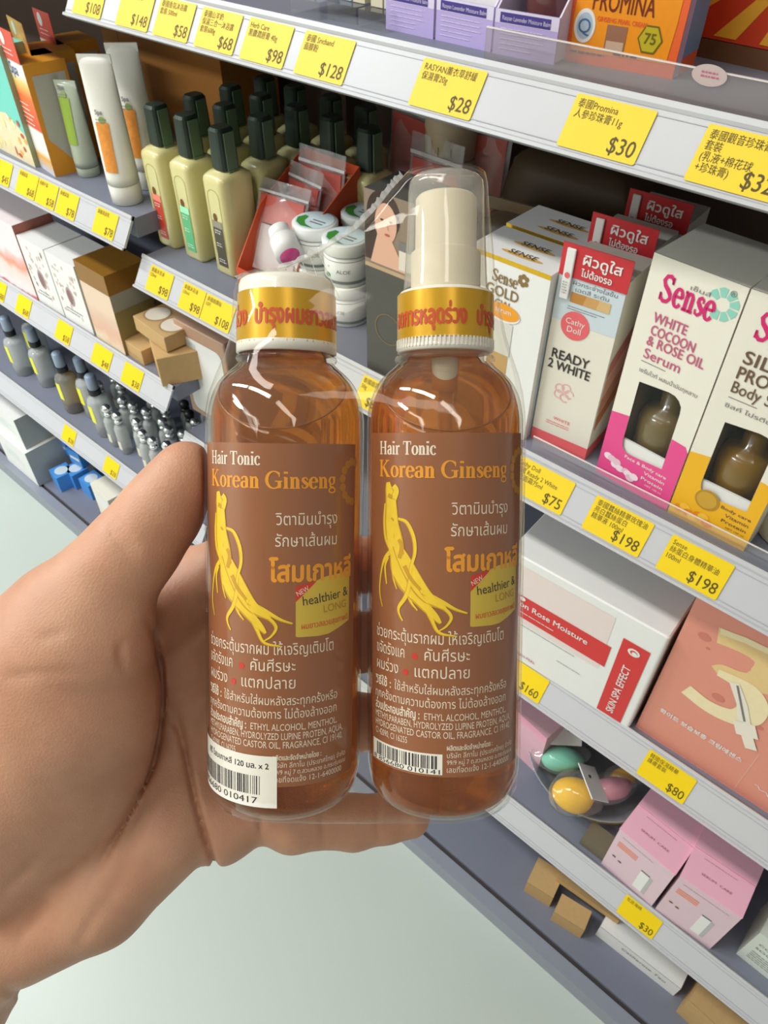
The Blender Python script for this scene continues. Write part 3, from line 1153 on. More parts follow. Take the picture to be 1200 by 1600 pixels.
# ---------- orange display tray with zip bags
M_TRAY = mat('tray_orange', (206, 84, 44), .55, noise=.04)
FT = Frame((373, 446), (452, 488), ZM)
b = MB()
w, d, th = FT.w, .12, .0015
b.box(0, w, 0, d, 0, th, M_TRAY)
b.box(0, w, 0, th, th, .024, M_TRAY)
b.box(0, w, d - th, d, th, .13, M_TRAY)
for x in (0, w - th):
    b.M = None
    v = [(x, th, th), (x, d - th, th), (x, d - th, .13), (x, .045, .085), (x, th, .024)]
    v2 = [(x + th, a, c) for _, a, c in v]
    b.add(v + v2, [(0, 1, 2, 3, 4), (9, 8, 7, 6, 5)] + [(i, i + 5, (i + 1) % 5 + 5, (i + 1) % 5) for i in range(5)], M_TRAY)
put(b, 'display_tray', FT, 'open orange card tray holding zip bags, beside the oil bottles', 'tray')
M_BAGW = mat('bag_white_print', (226, 214, 210), .4, noise=.05)
M_BAGR = mat('bag_red_print', (206, 96, 84), .4, noise=.06)


def zip_bag(loc, rot, tilt, w, h, label, red=.42, seed=0, bar=True):
    t = empty('zip_bag', label, 'bag', loc, rot, 'clear zip bags in the orange tray')
    t.rotation_euler = (tilt, 0, rot)
    r = random.Random(seed)
    b = MB()
    nu, nv = 12, 14
    ph = [r.random() * 6 for _ in range(4)]
    v, f = [], []
    for side in (0, 1):
        for j in range(nv + 1):
            for i in range(nu + 1):
                a, c = i / nu, j / nv
                puff = .011 * (math.sin(math.pi * a) * math.sin(math.pi * min(1, c * 1.25)) if c < .8 else 0) + .0006
                wr = .0018 * math.sin(9 * a + ph[0] + 7 * c) * math.sin(math.pi * a)
                y = (-puff if side == 0 else puff) + wr
                v.append(((a - .5) * w, y, c * h))
    k = (nu + 1) * (nv + 1)
    for side in (0, 1):
        for j in range(nv):
            for i in range(nu):
                q = [side * k + j * (nu + 1) + i, side * k + j * (nu + 1) + i + 1, side * k + (j + 1) * (nu + 1) + i + 1, side * k + (j + 1) * (nu + 1) + i]
                f.append(tuple(q if side == 0 else q[::-1]))
    b.add(v, f, M_BAG, True)
    b.box(-w / 2, w / 2, -.0012, .0012, h * .86, h * .885, mat('zip_strip', (232, 226, 228), .3))
    part(b, 'pouch', t, 'clear plastic pouch with a zip strip')
    c = MB()
    c.box(-w * .44, w * .44, -.002, .002, .004, h * (1 - red) - .002, M_BAGW)
    c.box(-w * .44, w * .44, -.0018, .0018, h * (1 - red), h * .84, M_BAGR)
    if bar:
        c.front(-.0022)
        for i in range(9):
            c.rect(w * .12 + i * .0014, h * .42, w * .12 + i * .0014 + (.0006 if i % 2 else .0010), h * .49, M_DKINK, 1)
    part(c, 'insert_card', t, 'white and red insert card')
    return t


o = FT.o
zip_bag((o[0] + .026, o[1] - .030, ZM + .012), -math.pi / 2 + .12, -.42, .074, .105, 'zip bag with white card and barcode leaning over the tray front', .45, 1)
zip_bag((o[0] + .060, o[1] - .034, ZM + .012), -math.pi / 2 - .1, -.28, .06, .115, 'zip bag with red card, second in the orange tray', .62, 2, False)
zip_bag((o[0] + .085, o[1] - .050, ZM + .012), -math.pi / 2 + .05, -.16, .07, .13, 'zip bag with red card at the back of the orange tray', .7, 3, False)
for i, (x, y, hh, ww) in enumerate(((.695, .585, .19, .08), (.70, .495, .19, .085), (.66, .52, .16, .075))):
    g = zip_bag((x, y, ZM + .002), -math.pi / 2 + (-.2, .15, -.05)[i], -.08, ww, hh, 'tall clear bag with dark red card in shade behind the white jars, %s' % ['leftmost', 'middle one', 'rightmost'][i], .8, 5 + i, False)
    g['group'] = 'tall clear bags behind the jars'

# pink lidded tube lying in the tray front
t = empty('cream_tube', 'white cream tube with a pink cap end lying at the tray front', 'tube', tuple(on_x((452, 402), FT.o[0] - .004)), -math.pi / 2 + 1.15)
b = MB()
b.tube([(0, .018, .012), (0, .030, .0188), (0, .0345, .021)], [.0135, .0118, .004], M_WHITE, 20)
part(b, 'tube_body', t)
b = MB()
b.tube([(0, -.002, .003), (0, .018, .012)], [.0148, .0148], M_WHITE, 24)
b.tube([(0, -.0035, .0023), (0, -.0021, .00295)], [.011, .011], mat('hot_pink', (226, 82, 150), .4), 24)
part(b, 'tube_cap', t, 'white cap with hot pink disc')

# ---------- white jars with green leaf lids
M_JW = mat('jar_white', (236, 238, 234), .3, coat=.3, noise=.01)
M_LEAF = mat('leaf_green', (62, 140, 52), .45)
M_PALEB = mat('lid_pale_blue', (204, 222, 226), .35)
M_BAND = mat('jar_band', (140, 152, 150), .4)


def jar(loc, label, rot=0.0):
    t = empty('cream_jar', label, 'jar', loc, rot, 'white cream jars with green leaf lids')
    b = MB()
    b.M = Matrix.Diagonal((1.13, 1.13, 1, 1))
    b.lathe([(0, 0), (.0205, 0), (.0215, .001), (.0215, .0325), (.0195, .033), (.0195, .0345)], M_JW, seg=32, cap=False)
    b.fn = None
    for k in range(3):
        b.lathe([(.0216, .004 + .001 * k), (.0216, .0055 + .001 * k)], M_BAND, seg=32, cap=False)
    b.lathe([(.0216, .0285), (.0216, .0292)], M_GREY, seg=32, cap=False)
    b.map = lambda p, l: np.stack([.0217 * np.sin(p[:, 0] / .0217), -.0217 * np.cos(p[:, 0] / .0217), p[:, 1]], 1)
    b.text('ALOE', .004, .016, M_GREY, w=.014, h=.004)
    b.disc(-.006, .012, .003, .0025, M_LEAF, 1)
    b.text('+', -.006, .020, M_GREY, size=.005)
    part(b, 'jar_body', t)
    c = MB()
    c.M = Matrix.Diagonal((1.13, 1.13, 1, 1))
    c.lathe([(.0222, .0338), (.0225, .0345), (.0225, .0455), (.0212, .0468), (0, .0468)], M_JW, seg=32, cap=False)
    c.top(.0469)
    c.disc(0, 0, .019, .019, M_PALEB, 1)
    c.poly([(-.018, -.004), (-.013, -.0125), (-.004, -.017), (.010, -.0155), (-.002, -.012), (-.008, -.006), (-.010, .003), (-.015, .004)], M_LEAF, 2)
    c.rect(-.002, -.006, .013, -.004, M_GREY, 2)
    c.rect(-.002, -.001, .013, .001, M_GREY, 2)
    part(c, 'lid', t, 'white lid with pale blue disc and green leaf')
    return t


JH = .0474
jx, jy = .545, on_x((492, 360), .545)[1]
spots = [((jx, jy), 2, 'front left stack'), ((jx - .006, jy - .052), 2, 'front right stack'), ((jx + .054, jy - .022), 2, 'rear stack')]
J0 = jar((0, 0, -5), 'x')
used = False
for (x, y), n_, nm in spots:
    for i in range(n_):
        lab = 'white cream jar with green leaf lid, %s of the %s' % (['bottom one', 'upper one'][i], nm)
        if not used:
            J0.location = (x, y, ZM + i * JH)
            J0.rotation_euler = (0, 0, -math.pi / 2)
            J0['label'] = lab
            used = True
        else:
            dup(J0, (x + .001 * (i % 2), y, ZM + i * JH), -math.pi / 2 + .3 * (i % 3) - .2, lab)

# cream pots in the dark behind the spray bottle
M_POT = mat('pot_cream', (196, 176, 146), .4)
px_, py_ = .70, on_x((705, 225), .70)[1]
zb0 = z_at(px_ - .03, py_, 258)
for i in range(4):
    b = MB()
    t = empty('cream_pot', 'cream coloured pot under the top rail, %s of its stack' % ['lowest', 'second', 'third', 'topmost'][i], 'pot', (px_, py_, ZM + .0005 + i * .0455), -math.pi / 2, 'cream pots in the shade')
    b.lathe([(0, 0), (.027, 0), (.029, .002), (.029, .028)], M_POT, seg=32, cap=False)
    b.map = lambda p, l: np.stack([.0292 * np.sin(p[:, 0] / .0292), -.0292 * np.cos(p[:, 0] / .0292), p[:, 1]], 1)
    b.rect(-.016, .006, -.004, .022, mat('pot_tan', (168, 134, 88), .5), 1)
    b.rect(.004, .006, .02, .016, mat('pot_green', (86, 92, 60), .5), 1)
    part(b, 'pot_body', t)
    c = MB()
    c.lathe([(.0295, .0282), (.030, .030), (.030, .043), (.028, .045), (0, .045)], M_POT, seg=32, cap=False)
    part(c, 'pot_lid', t)
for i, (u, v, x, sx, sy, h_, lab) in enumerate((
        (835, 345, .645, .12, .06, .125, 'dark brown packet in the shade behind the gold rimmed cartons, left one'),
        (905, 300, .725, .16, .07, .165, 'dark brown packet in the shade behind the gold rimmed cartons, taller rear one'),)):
    b = MB()
    y = on_x((u, v), x)[1]
    v, f = [], []
    NU, NV = 32, 18
    for j in range(NV + 1):
        t_ = math.pi * j / NV
        for k in range(NU):
            a = 2 * math.pi * k / NU
            sg = lambda q, e: math.copysign(abs(q) ** e, q)
            wr = 1 + .025 * math.sin(7 * a + 3 * t_ + i) + .02 * math.sin(11 * t_ + 2 * a)
            v.append((sx / 2 * sg(math.cos(a), .35) * abs(math.sin(t_)) ** .4 * wr, sy / 2 * sg(math.sin(a), .5) * abs(math.sin(t_)) ** .7 * wr, h_ / 2 - h_ / 2 * sg(math.cos(t_), .45)))
    f = [(j * NU + k, j * NU + (k + 1) % NU, (j + 1) * NU + (k + 1) % NU, (j + 1) * NU + k) for j in range(NV) for k in range(NU)]
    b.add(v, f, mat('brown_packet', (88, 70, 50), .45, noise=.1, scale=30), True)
    b.box(-sx / 2 * .92, sx / 2 * .92, -.001, .001, h_ - .002, h_ + .010, mat('packet_seal', (112, 92, 66), .4))
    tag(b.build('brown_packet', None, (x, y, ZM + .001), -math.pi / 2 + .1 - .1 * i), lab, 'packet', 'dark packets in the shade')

# cream jar cut by the right edge of the frame
q = on_z((1216, 862), ZM)
t = empty('cream_pot', 'cream white jar at the right edge of the frame beside the yellow serum carton', 'pot', (q[0] + .028, q[1], ZM), -math.pi / 2)
b = MB()
b.lathe([(0, 0), (.026, 0), (.028, .002), (.028, .03)], mat('jar_ivory', (236, 230, 206), .35, coat=.3), seg=32, cap=False)
part(b, 'pot_body', t)
b = MB()
b.lathe([(.0285, .0302), (.029, .032), (.029, .05), (.027, .052), (0, .052)], M_WHITE, seg=32, cap=False)
part(b, 'pot_lid', t)
# ------------------------------------------------------------------ top shelf
M_LIL = mat('tray_lilac', (186, 170, 222), .45, noise=.03)
M_LILW = mat('tray_lilac_pale', (222, 214, 236), .45, noise=.02)
M_VIO = mat('tray_violet', (72, 58, 138), .45, noise=0)
lilac = [((603, 45), (678, 62)), ((680, 62), (768, 82)), ((769, 83), (867, 102))]


def lilac_tray(fr, label):
    t = empty('display_tray', label, 'tray', tuple(fr.o), fr.rot, 'lilac display trays on the top shelf')
    w, d, th, hf = fr.w - .001, .11, .0012, .027
    b = MB()
    b.box(0, w, 0, d, 0, th, M_LIL)
    b.box(0, w, 0, th, th, hf, M_LIL)
    b.box(0, w, d - th, d, th, .07, M_LILW)
    for x in (0, w - th):
        v = [(x, th, th), (x, d - th, th), (x, d - th, .07), (x, .035, .06), (x, th, hf)]
        v2 = [(x + th, a, c) for _, a, c in v]
        b.add(v + v2, [(0, 1, 2, 3, 4), (9, 8, 7, 6, 5)] + [(i, i + 5, (i + 1) % 5 + 5, (i + 1) % 5) for i in range(5)], M_LILW)
    b.rect(.0, hf - .008, w, hf, M_LILW, .5)
    b.rect(.004, hf - .0075, w - .006, hf - .0015, M_VIO, 1)
    b.text('Rasyan Lavender Moisture Balm', .006, hf - .0058, M_LILW, w=w - .012, h=.0026)
    b.lines(.005, w - .008, hf - .011, 5, .003, M_LILW, .0005, 1.5, 3)
    part(b, 'tray_card', t)
    return t


for i, (a, c) in enumerate(lilac):
    fr = Frame(a, c, ZT)
    lilac_tray(fr, 'lilac card tray on the top shelf, %s' % ['holding two white cartons', 'holding a single white carton with print', 'holding a plum coloured jar'][i])
    if i < 2:
        for k in range(2 if i == 0 else 1):
            b = MB()
            ww = (fr.w - .008) / (2 if i == 0 else 1)
            b.box(0, ww - .001, 0, .04, 0, .075, M_WHITE)
            b.text('lavender, calming, care', ww / 2, .036, M_DKINK, w=ww * .8, h=.002, al='c')
            b.lines(.004, ww - .006, .032, 2, .003, M_GREY, .0006, 2, k)
            put(b, 'balm_carton', fr, 'white balm carton standing in the %s lilac tray' % (['first', 'middle'][i]) + (', %s one' % ['left', 'right'][k] if i == 0 else ''), 'carton', 'white balm cartons', dx=.003 + k * (ww), dy=.012).location.z += .0014
    else:
        t = empty('balm_jar', 'plum brown balm jar with clear lid in the third lilac tray', 'jar', tuple(fr.o + fr.ex * fr.w * .5 + fr.ey * .035 + np.array([0, 0, .0014])), fr.rot)
        b = MB()
        b.lathe([(0, 0), (.016, 0), (.019, .004), (.0195, .02), (.0195, .034)], mat('plum_jar', (104, 62, 60), .15, coat=.6), seg=32, cap=False)
        part(b, 'jar_body', t)
        b = MB()
        b.lathe([(.0197, .0342), (.02, .036), (.02, .052), (.018, .054), (0, .054)], mat('plum_lid', (70, 46, 48), .2, coat=.6), seg=32, cap=False)
        part(b, 'lid', t)

# orange pearl cream carton
FP = Frame((880, 94), (1050, 124), ZT)
FP2 = Frame((880, 94), (1050, 124), ZT)
b = MB()
w, h, d = FP.w, .095, .04
M_ORA = mat('carton_orange', (246, 152, 26), .4, noise=.06, scale=200)
M_ORR = mat('carton_orange_red', (240, 104, 50), .4, noise=.04)
M_PROM = mat('promina_brown', (120, 44, 16), .5, noise=0)
A = FP.at
b.box(0, w, 0, d, 0, h, M_ORR)
b.poly([A(892, 78), A(1040, 100), A(1058, 40), (w - .004, h), (.008, h), A(896, 30)], M_ORA, 1)
x0, z0 = A(926, 14)
x1, z1 = A(1022, 28)
b.text('PROMINA', x0, z0, M_PROM, w=x1 - x0, h=.0112, bold=.006)
x0, z0 = A(934, 29)
x1, _ = A(1011, 41)
b.text('GINSENG PEARL CREAM', x0, z0 - .001, M_ORR, w=x1 - x0, h=.0026, bold=.02)
cx, cz = A(914, 40)
b.disc(cx, cz, .0075, .0098, M_WHITE, 2)
b.disc(cx, cz, .0056, .0076, mat('seal_blue', (176, 196, 214), .5), 2.4)
b.text('Q', cx, cz - .004, mat('seal_ink', (74, 104, 142), .5), size=.012, al='c', l=3)
wx = A(950, 38)[0], A(982, 42)[0]
wz = A(950, 80)[1], A(950, 38)[1]
b.rect(wx[0], wz[0], wx[1], wz[1], mat('pearl_window', (158, 112, 84), .35), 2)
b.rect(wx[0] + .001, wz[0], wx[1] - .001, wz[0] + .006, mat('pearl_jar', (206, 176, 150), .3), 2.4)
cx, cz = A(1016, 62)
hexa = lambda r: [(cx + r * math.cos(math.radians(60 * i)), cz + 1.05 * r * math.sin(math.radians(60 * i))) for i in range(6)]
b.poly(hexa(.0085), mat('hex_olive', (112, 100, 20), .5), 2)
b.poly(hexa(.0074), mat('hex_lime', (196, 178, 30), .5), 2.4)
b.text('75', cx, cz - .0024, mat('hex_olive', (112, 100, 20), .5), size=.0085, bold=.02, al='c', l=3)
b.lines(.004, .03, .006, 1, .003, M_PROM, .0012, 2, 1)
b.lines(.035, .06, .008, 1, .003, M_PROM, .0012, 2, 2)
b.right(w)
b.rect(0, 0, .010, h, mat('side_lilac', (206, 176, 206), .5), 1)
b.rect(.010, .01, d, h, mat('side_blue', (120, 148, 180), .5), 1)
put(b, 'pearl_cream_carton', FP, 'orange pearl cream carton on the top shelf with a green hexagon mark')

# carton with a red and yellow sunburst
FU = Frame((1078, 86), (1225, 118), ZT)
b = MB()
w, h, d = FU.w, .11, .04
b.box(0, w, 0, d, .012, h, mat('sunburst_red', (214, 66, 34), .4, noise=.04))
M_SUN = mat('sunburst_yellow', (247, 178, 54), .4, noise=.05)
for k in range(9):
    a0, a1 = math.radians(100 + 21 * k), math.radians(109 + 21 * k)
    cx, cz = w * 1.05, .075
    q = []
    for r_, a in ((.012, a0), (.2, a0), (.2, a1), (.012, a1)):
        q.append((cx + r_ * math.cos(a), cz + r_ * math.sin(a)))
    # keep the ray inside the face
    def clip(poly):
        for ax_, lim, sg in ((0, .002, 1), (0, w - .001, -1), (1, .014, 1), (1, h - .002, -1)):
            out = []
            for i in range(len(poly)):
                p1, p2 = poly[i], poly[(i + 1) % len(poly)]
                i1, i2 = sg * (p1[ax_] - lim) >= 0, sg * (p2[ax_] - lim) >= 0
                if i1:
                    out.append(p1)
                if i1 != i2:
                    t = (lim - p1[ax_]) / (p2[ax_] - p1[ax_])
                    out.append((p1[0] + t * (p2[0] - p1[0]), p1[1] + t * (p2[1] - p1[1])))
            poly = out
        return poly
    q = clip(q)
    if len(q) > 2:
        b.poly(q, M_SUN, 1 + .05 * k)
for k in range(7):
    b.disc(w * .78 + .006 * math.cos(k * 2.1), .05 + .012 * math.sin(k * 1.3), .006, .005, mat('blossom_%d' % (k % 2), [(222, 128, 104), (196, 72, 76)][k % 2], .5), 2.5 + .1 * k, 12)
b.disc(w * .86, .076, .012, .003, mat('blossom_violet', (118, 50, 110), .5), 3.4)
b.box(0, w, 0, d, 0, .0115, mat('sun_foot', (112, 76, 52), .3))
put(b, 'sunburst_carton', FU, 'carton with red and yellow sunburst print at the upper right corner')

# clear riser along the front edge of the top shelf, right half
ya, yb = on_z((770, 92), ZT)[1], -.40
b = MB()
b.box(0, ya - yb, 0, .0015, 0, .020, film('acrylic', (236, 232, 230), haze=.10, gloss=.9))
b.box(0, ya - yb, 0, .0016, .0201, .0208, mat('acrylic_edge', (226, 220, 216), .2))
tag(b.build('shelf_riser', None, (.4795, ya, ZT + .0003), -math.pi / 2), 'clear plastic riser strip along the front of the top shelf', 'shelf riser')
b = MB()
b.disc(0, 0, .0105, .0055, mat('round_sticker', (196, 176, 172), .5), 0)
b.lines(-.005, .006, .001, 2, .002, M_ROSE, .0008, 1, 3)
pst = on_x((1108, 118), .4788)
tag(b.build('round_sticker', None, (.4790, pst[1], pst[2]), -math.pi / 2), 'small pale oval sticker on the clear riser', 'sticker')

# pale packs in clear trays at the left of the top shelf
for i, (u, v) in enumerate(((455, 22), (512, 30), (560, 42))):
    fr = Frame((u, v), (u + 45, v + 10), ZT)
    t = empty('clear_tray', 'clear tray with pale packs on the top shelf left of the lilac trays, %s' % ['leftmost', 'middle', 'rightmost'][i], 'tray', tuple(fr.o), fr.rot, 'clear trays with pale packs')
    b = MB()
    w = fr.w
    b.box(0, w, 0, .08, 0, .012, M_CLEAR)
    part(b, 'tray_shell', t)
    for k in range(2):
        b = MB()
        x0 = w * (.08 + .46 * k)
        b.box(x0, x0 + w * .4, .012, .04, .0125, .06, mat('pale_pack_%d' % ((i + k) % 3), [(206, 208, 200), (176, 196, 208), (214, 206, 178)][(i + k) % 3], .4))
        b.front(.012)
        b.rect(x0 + .003, .02, x0 + w * .36, .034, mat('pack_tan', (186, 168, 142), .5), 1)
        part(b, 'pale_pack', t)

yc = on_z((828, 705), ZM)[1]
b = MB()
b.box(0, yc + .40, 0, .0012, 0, .016, M_CLEAR)
b.box(0, yc + .40, 0, .0013, .0161, .0166, mat('acrylic_edge', (226, 220, 216), .2))
tag(b.build('shelf_riser', None, (.4785, yc, ZM + .0003), -math.pi / 2), 'low clear riser strip in front of the serum and fairness cartons', 'shelf riser')

# ------------------------------------------------------------------ third shelf: wide white carton, salmon carton, leaning pack
FW = Frame((770, 1006.5), (981, 1140), ZL)
FWt = Frame((815, 1035), (981, 1140), ZL, 888)
b = MB()
w, h, d = FW.w, FWt.h, .10
b.rbox(0, w, 0, d, 0, h, M_WHITE, .003)
A = FW.at
M_SR = mat('spa_red', (214, 52, 50), .4, noise=.02)
M_SPK = mat('spa_pale', (232, 216, 210), .45, noise=.02)
b.rect(.004, A(955, 1052)[1] - .005, A(928, 1062)[0], h - .012, M_SPK, 1)
zt, zb_ = A(955, 1011)[1], A(943, 1041)[1]
b.rect(.004, zb_, A(950, 1026)[0], zt, M_SR, 2)
x1, z1 = A(917, 1007)
x0, _ = A(813, 943)
b.text('on Rose Moisture', x1, zb_ + (zt - zb_) * .52, M_WHITE, w=(x1 - x0), h=.0082, bold=.012, al='r', l=4)
b.lines(x0, x1 - .02, zb_ + (zt - zb_) * .25, 1, .003, M_WHITE, .001, 4, 6)
b.disc(x0 + .002, zt - .004, .0035, .003, M_WHITE, 4)
M_MP = mat('maroon_ink', (176, 106, 112), .5, noise=0)
b.text('MEDI-PEEL', x0 + .006, A(830, 1030)[1] - .005, M_MP, w=.026, h=.004, l=3)
b.lines(x0 + .006, x1, zb_ - .012, 1, .003, M_GREY, .0007, 3, 7)
b.lines(x0 + .055, x1 + .008, zb_ - .035, 1, .003, M_GREY, .0007, 3, 9)
vx0, vx1 = A(950, 1060)[0], A(993, 1075)[0]
vz0, vz1 = A(950, 1117)[1], A(990, 1005)[1]
b.rect(vx0, vz0, vx1, vz1, M_SR, 2)
b.text('SKIN SPA EFFECT', (vx0 + vx1) / 2 + .003, vz0 + .008, M_WHITE, w=(vz1 - vz0) * .66, h=.008, bold=.012, rot=math.pi / 2, l=4)
b.disc((vx0 + vx1) / 2, vz1 - .012, .0062, .0054, M_WHITE, 4)
b.disc((vx0 + vx1) / 2, vz1 - .012, .0038, .0032, M_SR, 5)
b.disc((vx0 + vx1) / 2 + .001, vz1 - .0125, .0028, .0024, M_WHITE, 6)
put(b, 'skincare_carton', FW, 'wide white carton with a red band and red upright panel')

FA = Frame((993, 1135), (1232, 1291), ZL)
b = MB()
w, h = FA.w, .232
M_SAL = mat('salmon_card', (224, 146, 126), .45, noise=.03, scale=15)
M_SAL2 = mat('salmon_line', (236, 178, 160), .5, noise=0)
M_VAN = mat('vanilla_cream', (240, 222, 178), .35, noise=.05, scale=150)
M_VAN2 = mat('custard_cream', (230, 196, 136), .35, noise=.05, scale=150)
b.box(0, w, 0, .05, 0, h, M_SAL)
A = FA.at
b.box(.0, w, -.0003, 0, 0, .0002, M_SAL)
three_a = [(1122, 992, .020), (1150, 1003, .019), (1180, 1017, .020), (1200, 1032, .024), (1206, 1050, .028), (1196, 1066, .03), (1172, 1066, .022), (1150, 1056, .014), (1130, 1044, .011), (1116, 1046, .009)]
three_b = [(1122, 1050, .009), (1150, 1064, .013), (1172, 1080, .022), (1180, 1100, .026), (1172, 1118, .025), (1150, 1122, .02), (1122, 1112, .018), (1098, 1098, .017), (1072, 1076, .017)]
for k, (tr, mm) in enumerate(((three_a, M_VAN2), (three_b, M_VAN))):
    pts = np.array([(*A(u, v), ww) for u, v, ww in tr])
    t_ = np.linspace(0, len(pts) - 1, 40)
    sm = np.stack([np.interp(t_, range(len(pts)), pts[:, j]) for j in range(3)], 1)
    for _ in range(3):
        sm[1:-1] = (sm[:-2] + 2 * sm[1:-1] + sm[2:]) / 4
    b.ribbon([tuple(q) for q in sm], mm, 1 + k)
b.ribbon([(*A(1126, 986), .007), (*A(1165, 1000), .007), (*A(1202, 1018), .007)], M_VAN, 1.5)
for u, v, r_ in ((1101, 995, .006), (1106, 1013, .002), (1122, 1090, .006), (1186, 1136, .004)):
    b.disc(*A(u, v), r_, r_ * .8, mat('salmon_spot', (206, 122, 106), .4), 1)
M_DROP = mat('dropper_pale', (236, 226, 210), .3)
b.ribbon([(*A(1148, 1066), .009), (*A(1160, 1100), .010), (*A(1163, 1128), .012)], M_DROP, 4)
b.ribbon([(*A(1163, 1128), .020), (*A(1168, 1150), .020)], M_DROP, 4.5)
b.ribbon([(*A(1168, 1150), .011), (*A(1174, 1170), .011)], M_DROP, 4.2)
b.ribbon([(*A(1153, 1070), .002), (*A(1164, 1126), .002)], M_GREY, 5)
x0, z0 = A(1032, 1109)
x1, _ = A(1157, 1192)
b.text('화이트 보습보충 크림에센스', x0, z0 - .002, M_WHITE, w=x1 - x0, h=.0056, bold=.02)
b.lines(x0, x1, z0 + .004, 1, .003, M_SAL2, .0005, 2, 5)
xs, zs = A(1050, 1160)
b.ribbon([(xs + .003 * i, zs - .012 + .0025 * math.sin(i * 2.3), .0006) for i in range(22)], M_SAL2, 2)
xv = A(1170, 1200)[0]
b.rect(xv, .004, xv + .0007, .075, M_SAL2, 1)
b.rect(.004, .052, w - .004, .0526, M_SAL2, 1)
b.ribbon([(xv + .012 + .003 * i, .03 - .0008 * i + .002 * math.sin(i * 2.1), .0009) for i in range(14)], M_WHITE, 2)
put(b, 'salmon_carton', FA, 'large salmon pink carton with a cream coloured 3 and a dropper')

# pack leaning at the left end of the third shelf, just behind the left amber bottle
FL = Frame((285, 648), (352, 690), ZL)
t = empty('pouch_pack', 'tan framed pack with white and pink pouch print, just left of the left amber bottle', 'pack', tuple(FL.o + FL.ey * .02), FL.rot)
w, h = FL.w + .01, .165
b = MB()
b.rbox(0, w, 0, .03, 0, h, mat('pack_tan_frame', (186, 148, 122), .5), .003)
part(b, 'pack_body', t)
b = MB()
b.front(-.0003)
rr = .012
pts = []
for cx, cz, a0 in ((w - .01 - rr, .012 + rr, -90), (w - .01 - rr, h - .02 - rr, 0), (.012 + rr, h - .02 - rr, 90), (.012 + rr, .012 + rr, 180)):
    pts += [(cx + rr * math.cos(math.radians(a0 + 15 * i)), cz + rr * math.sin(math.radians(a0 + 15 * i))) for i in range(7)]
b.poly(pts, M_WHITE, 1)
b.rect(.014, h * .3, .03, h * .62, mat('pouch_pink', (248, 172, 182), .4), 2)
b.rect(.016, h * .68, .045, h * .84, M_STICK, 2)
part(b, 'pouch_print', t, 'white pouch print with a pink patch')

# ------------------------------------------------------------------ fourth shelf
M_PKL = mat('pink_lid', (252, 188, 208), .4, noise=.02)
M_PKF = mat('pink_front', (226, 196, 206), .4, noise=.03)
M_STRIPE = mat('orange_stripe', (238, 146, 114), .5, noise=0)
for i, (p1, p2, vt) in enumerate((((939, 1349), (1017, 1417), 1296), ((1023, 1421), (1109, 1483), 1361))):
    fr = Frame(p1, p2, ZK, vt)
    w, h, d = fr.w, min(fr.h, .118), .085
    t = empty('pink_carton', ['pink carton with orange stripes and tube picture, left one of the pair', 'pink carton with orange stripes and tube picture, right one of the pair'][i], 'carton', tuple(fr.o), fr.rot, 'pink cartons with orange stripes')
    b = MB()
    b.box(0, w, 0, d, 0, h, M_PKF)
    A = fr.at
    for k in range(3):
        b.rect(w * .08, h * .66 + .005 * k, w * .44, h * .66 + .005 * k + .0032, M_STRIPE, 1)
    b.lines(w * .1, w * .9, h * .9, 1, .003, M_MP, .0008, 1, i)
    for q in (.12, .24):
        b.disc(w * q, h * (.42 - q * .2), .0028, .0024, M_BRINK, 1, 10)
    b.rect(w * .58, h * .12, w * .74, h * .56, M_WHITE, 1)
    b.rect(w * .74, h * .12, w * .80, h * .56, mat('tube_shade_grey', (186, 184, 184), .5), 1)
    b.rect(w * .58, h * .56, w * .74, h * .59, M_GREY, 1)
    part(b, 'carton_body', t)
    l = MB()
    l.box(-.0006, w + .0006, .0, d * .52, h + .0002, h + .0016, M_PKL)
    l.box(-.0006, w + .0006, d * .53, d + .001, h + .0002, h + .0028, M_PKL)
    l.top(h + .0017)
    l.text('SERUM', w * .25, d * .2, M_MP, w=w * .24, h=.003)
    l.text('CARE', w * .55, d * .2, M_MP, w=w * .2, h=.003)
    l.lines(w * .2, w * .8, d * .44, 1, .003, M_MP, .0006, 1, 3)
    part(l, 'flap', t, 'brighter pink top flaps')

FH = Frame((1150, 1490), (1240, 1562), ZK, 1428)
b = MB()
b.box(0, FH.w, 0, .07, 0, .085, mat('mint_card', (222, 228, 218), .45))
b.text('COLLAGEN', .008, .058, M_GREY, w=.05, h=.005)
b.text('SOOTHING', .008, .046, M_GREY, w=.05, h=.005)
b.lines(.008, .06, .035, 5, .005, M_GREY, .0012, 2, 2)
put(b, 'mint_carton', FH, 'pale mint carton with grey lettering at the lower right edge')

# pink clear-wrapped carton beside the right amber bottle
FK = Frame((752, 1192), (802, 1242), ZK, 1110)
b = MB()
b.box(0, FK.w, 0, .05, 0, .105, mat('rose_pack', (228, 180, 192), .4))
b.rect(0, .09, FK.w, .105, mat('rose_pack_bright', (240, 170, 190), .4), 1)
put(b, 'rose_carton', FK, 'pink carton just right of the right amber bottle above the basin', dy=.05)

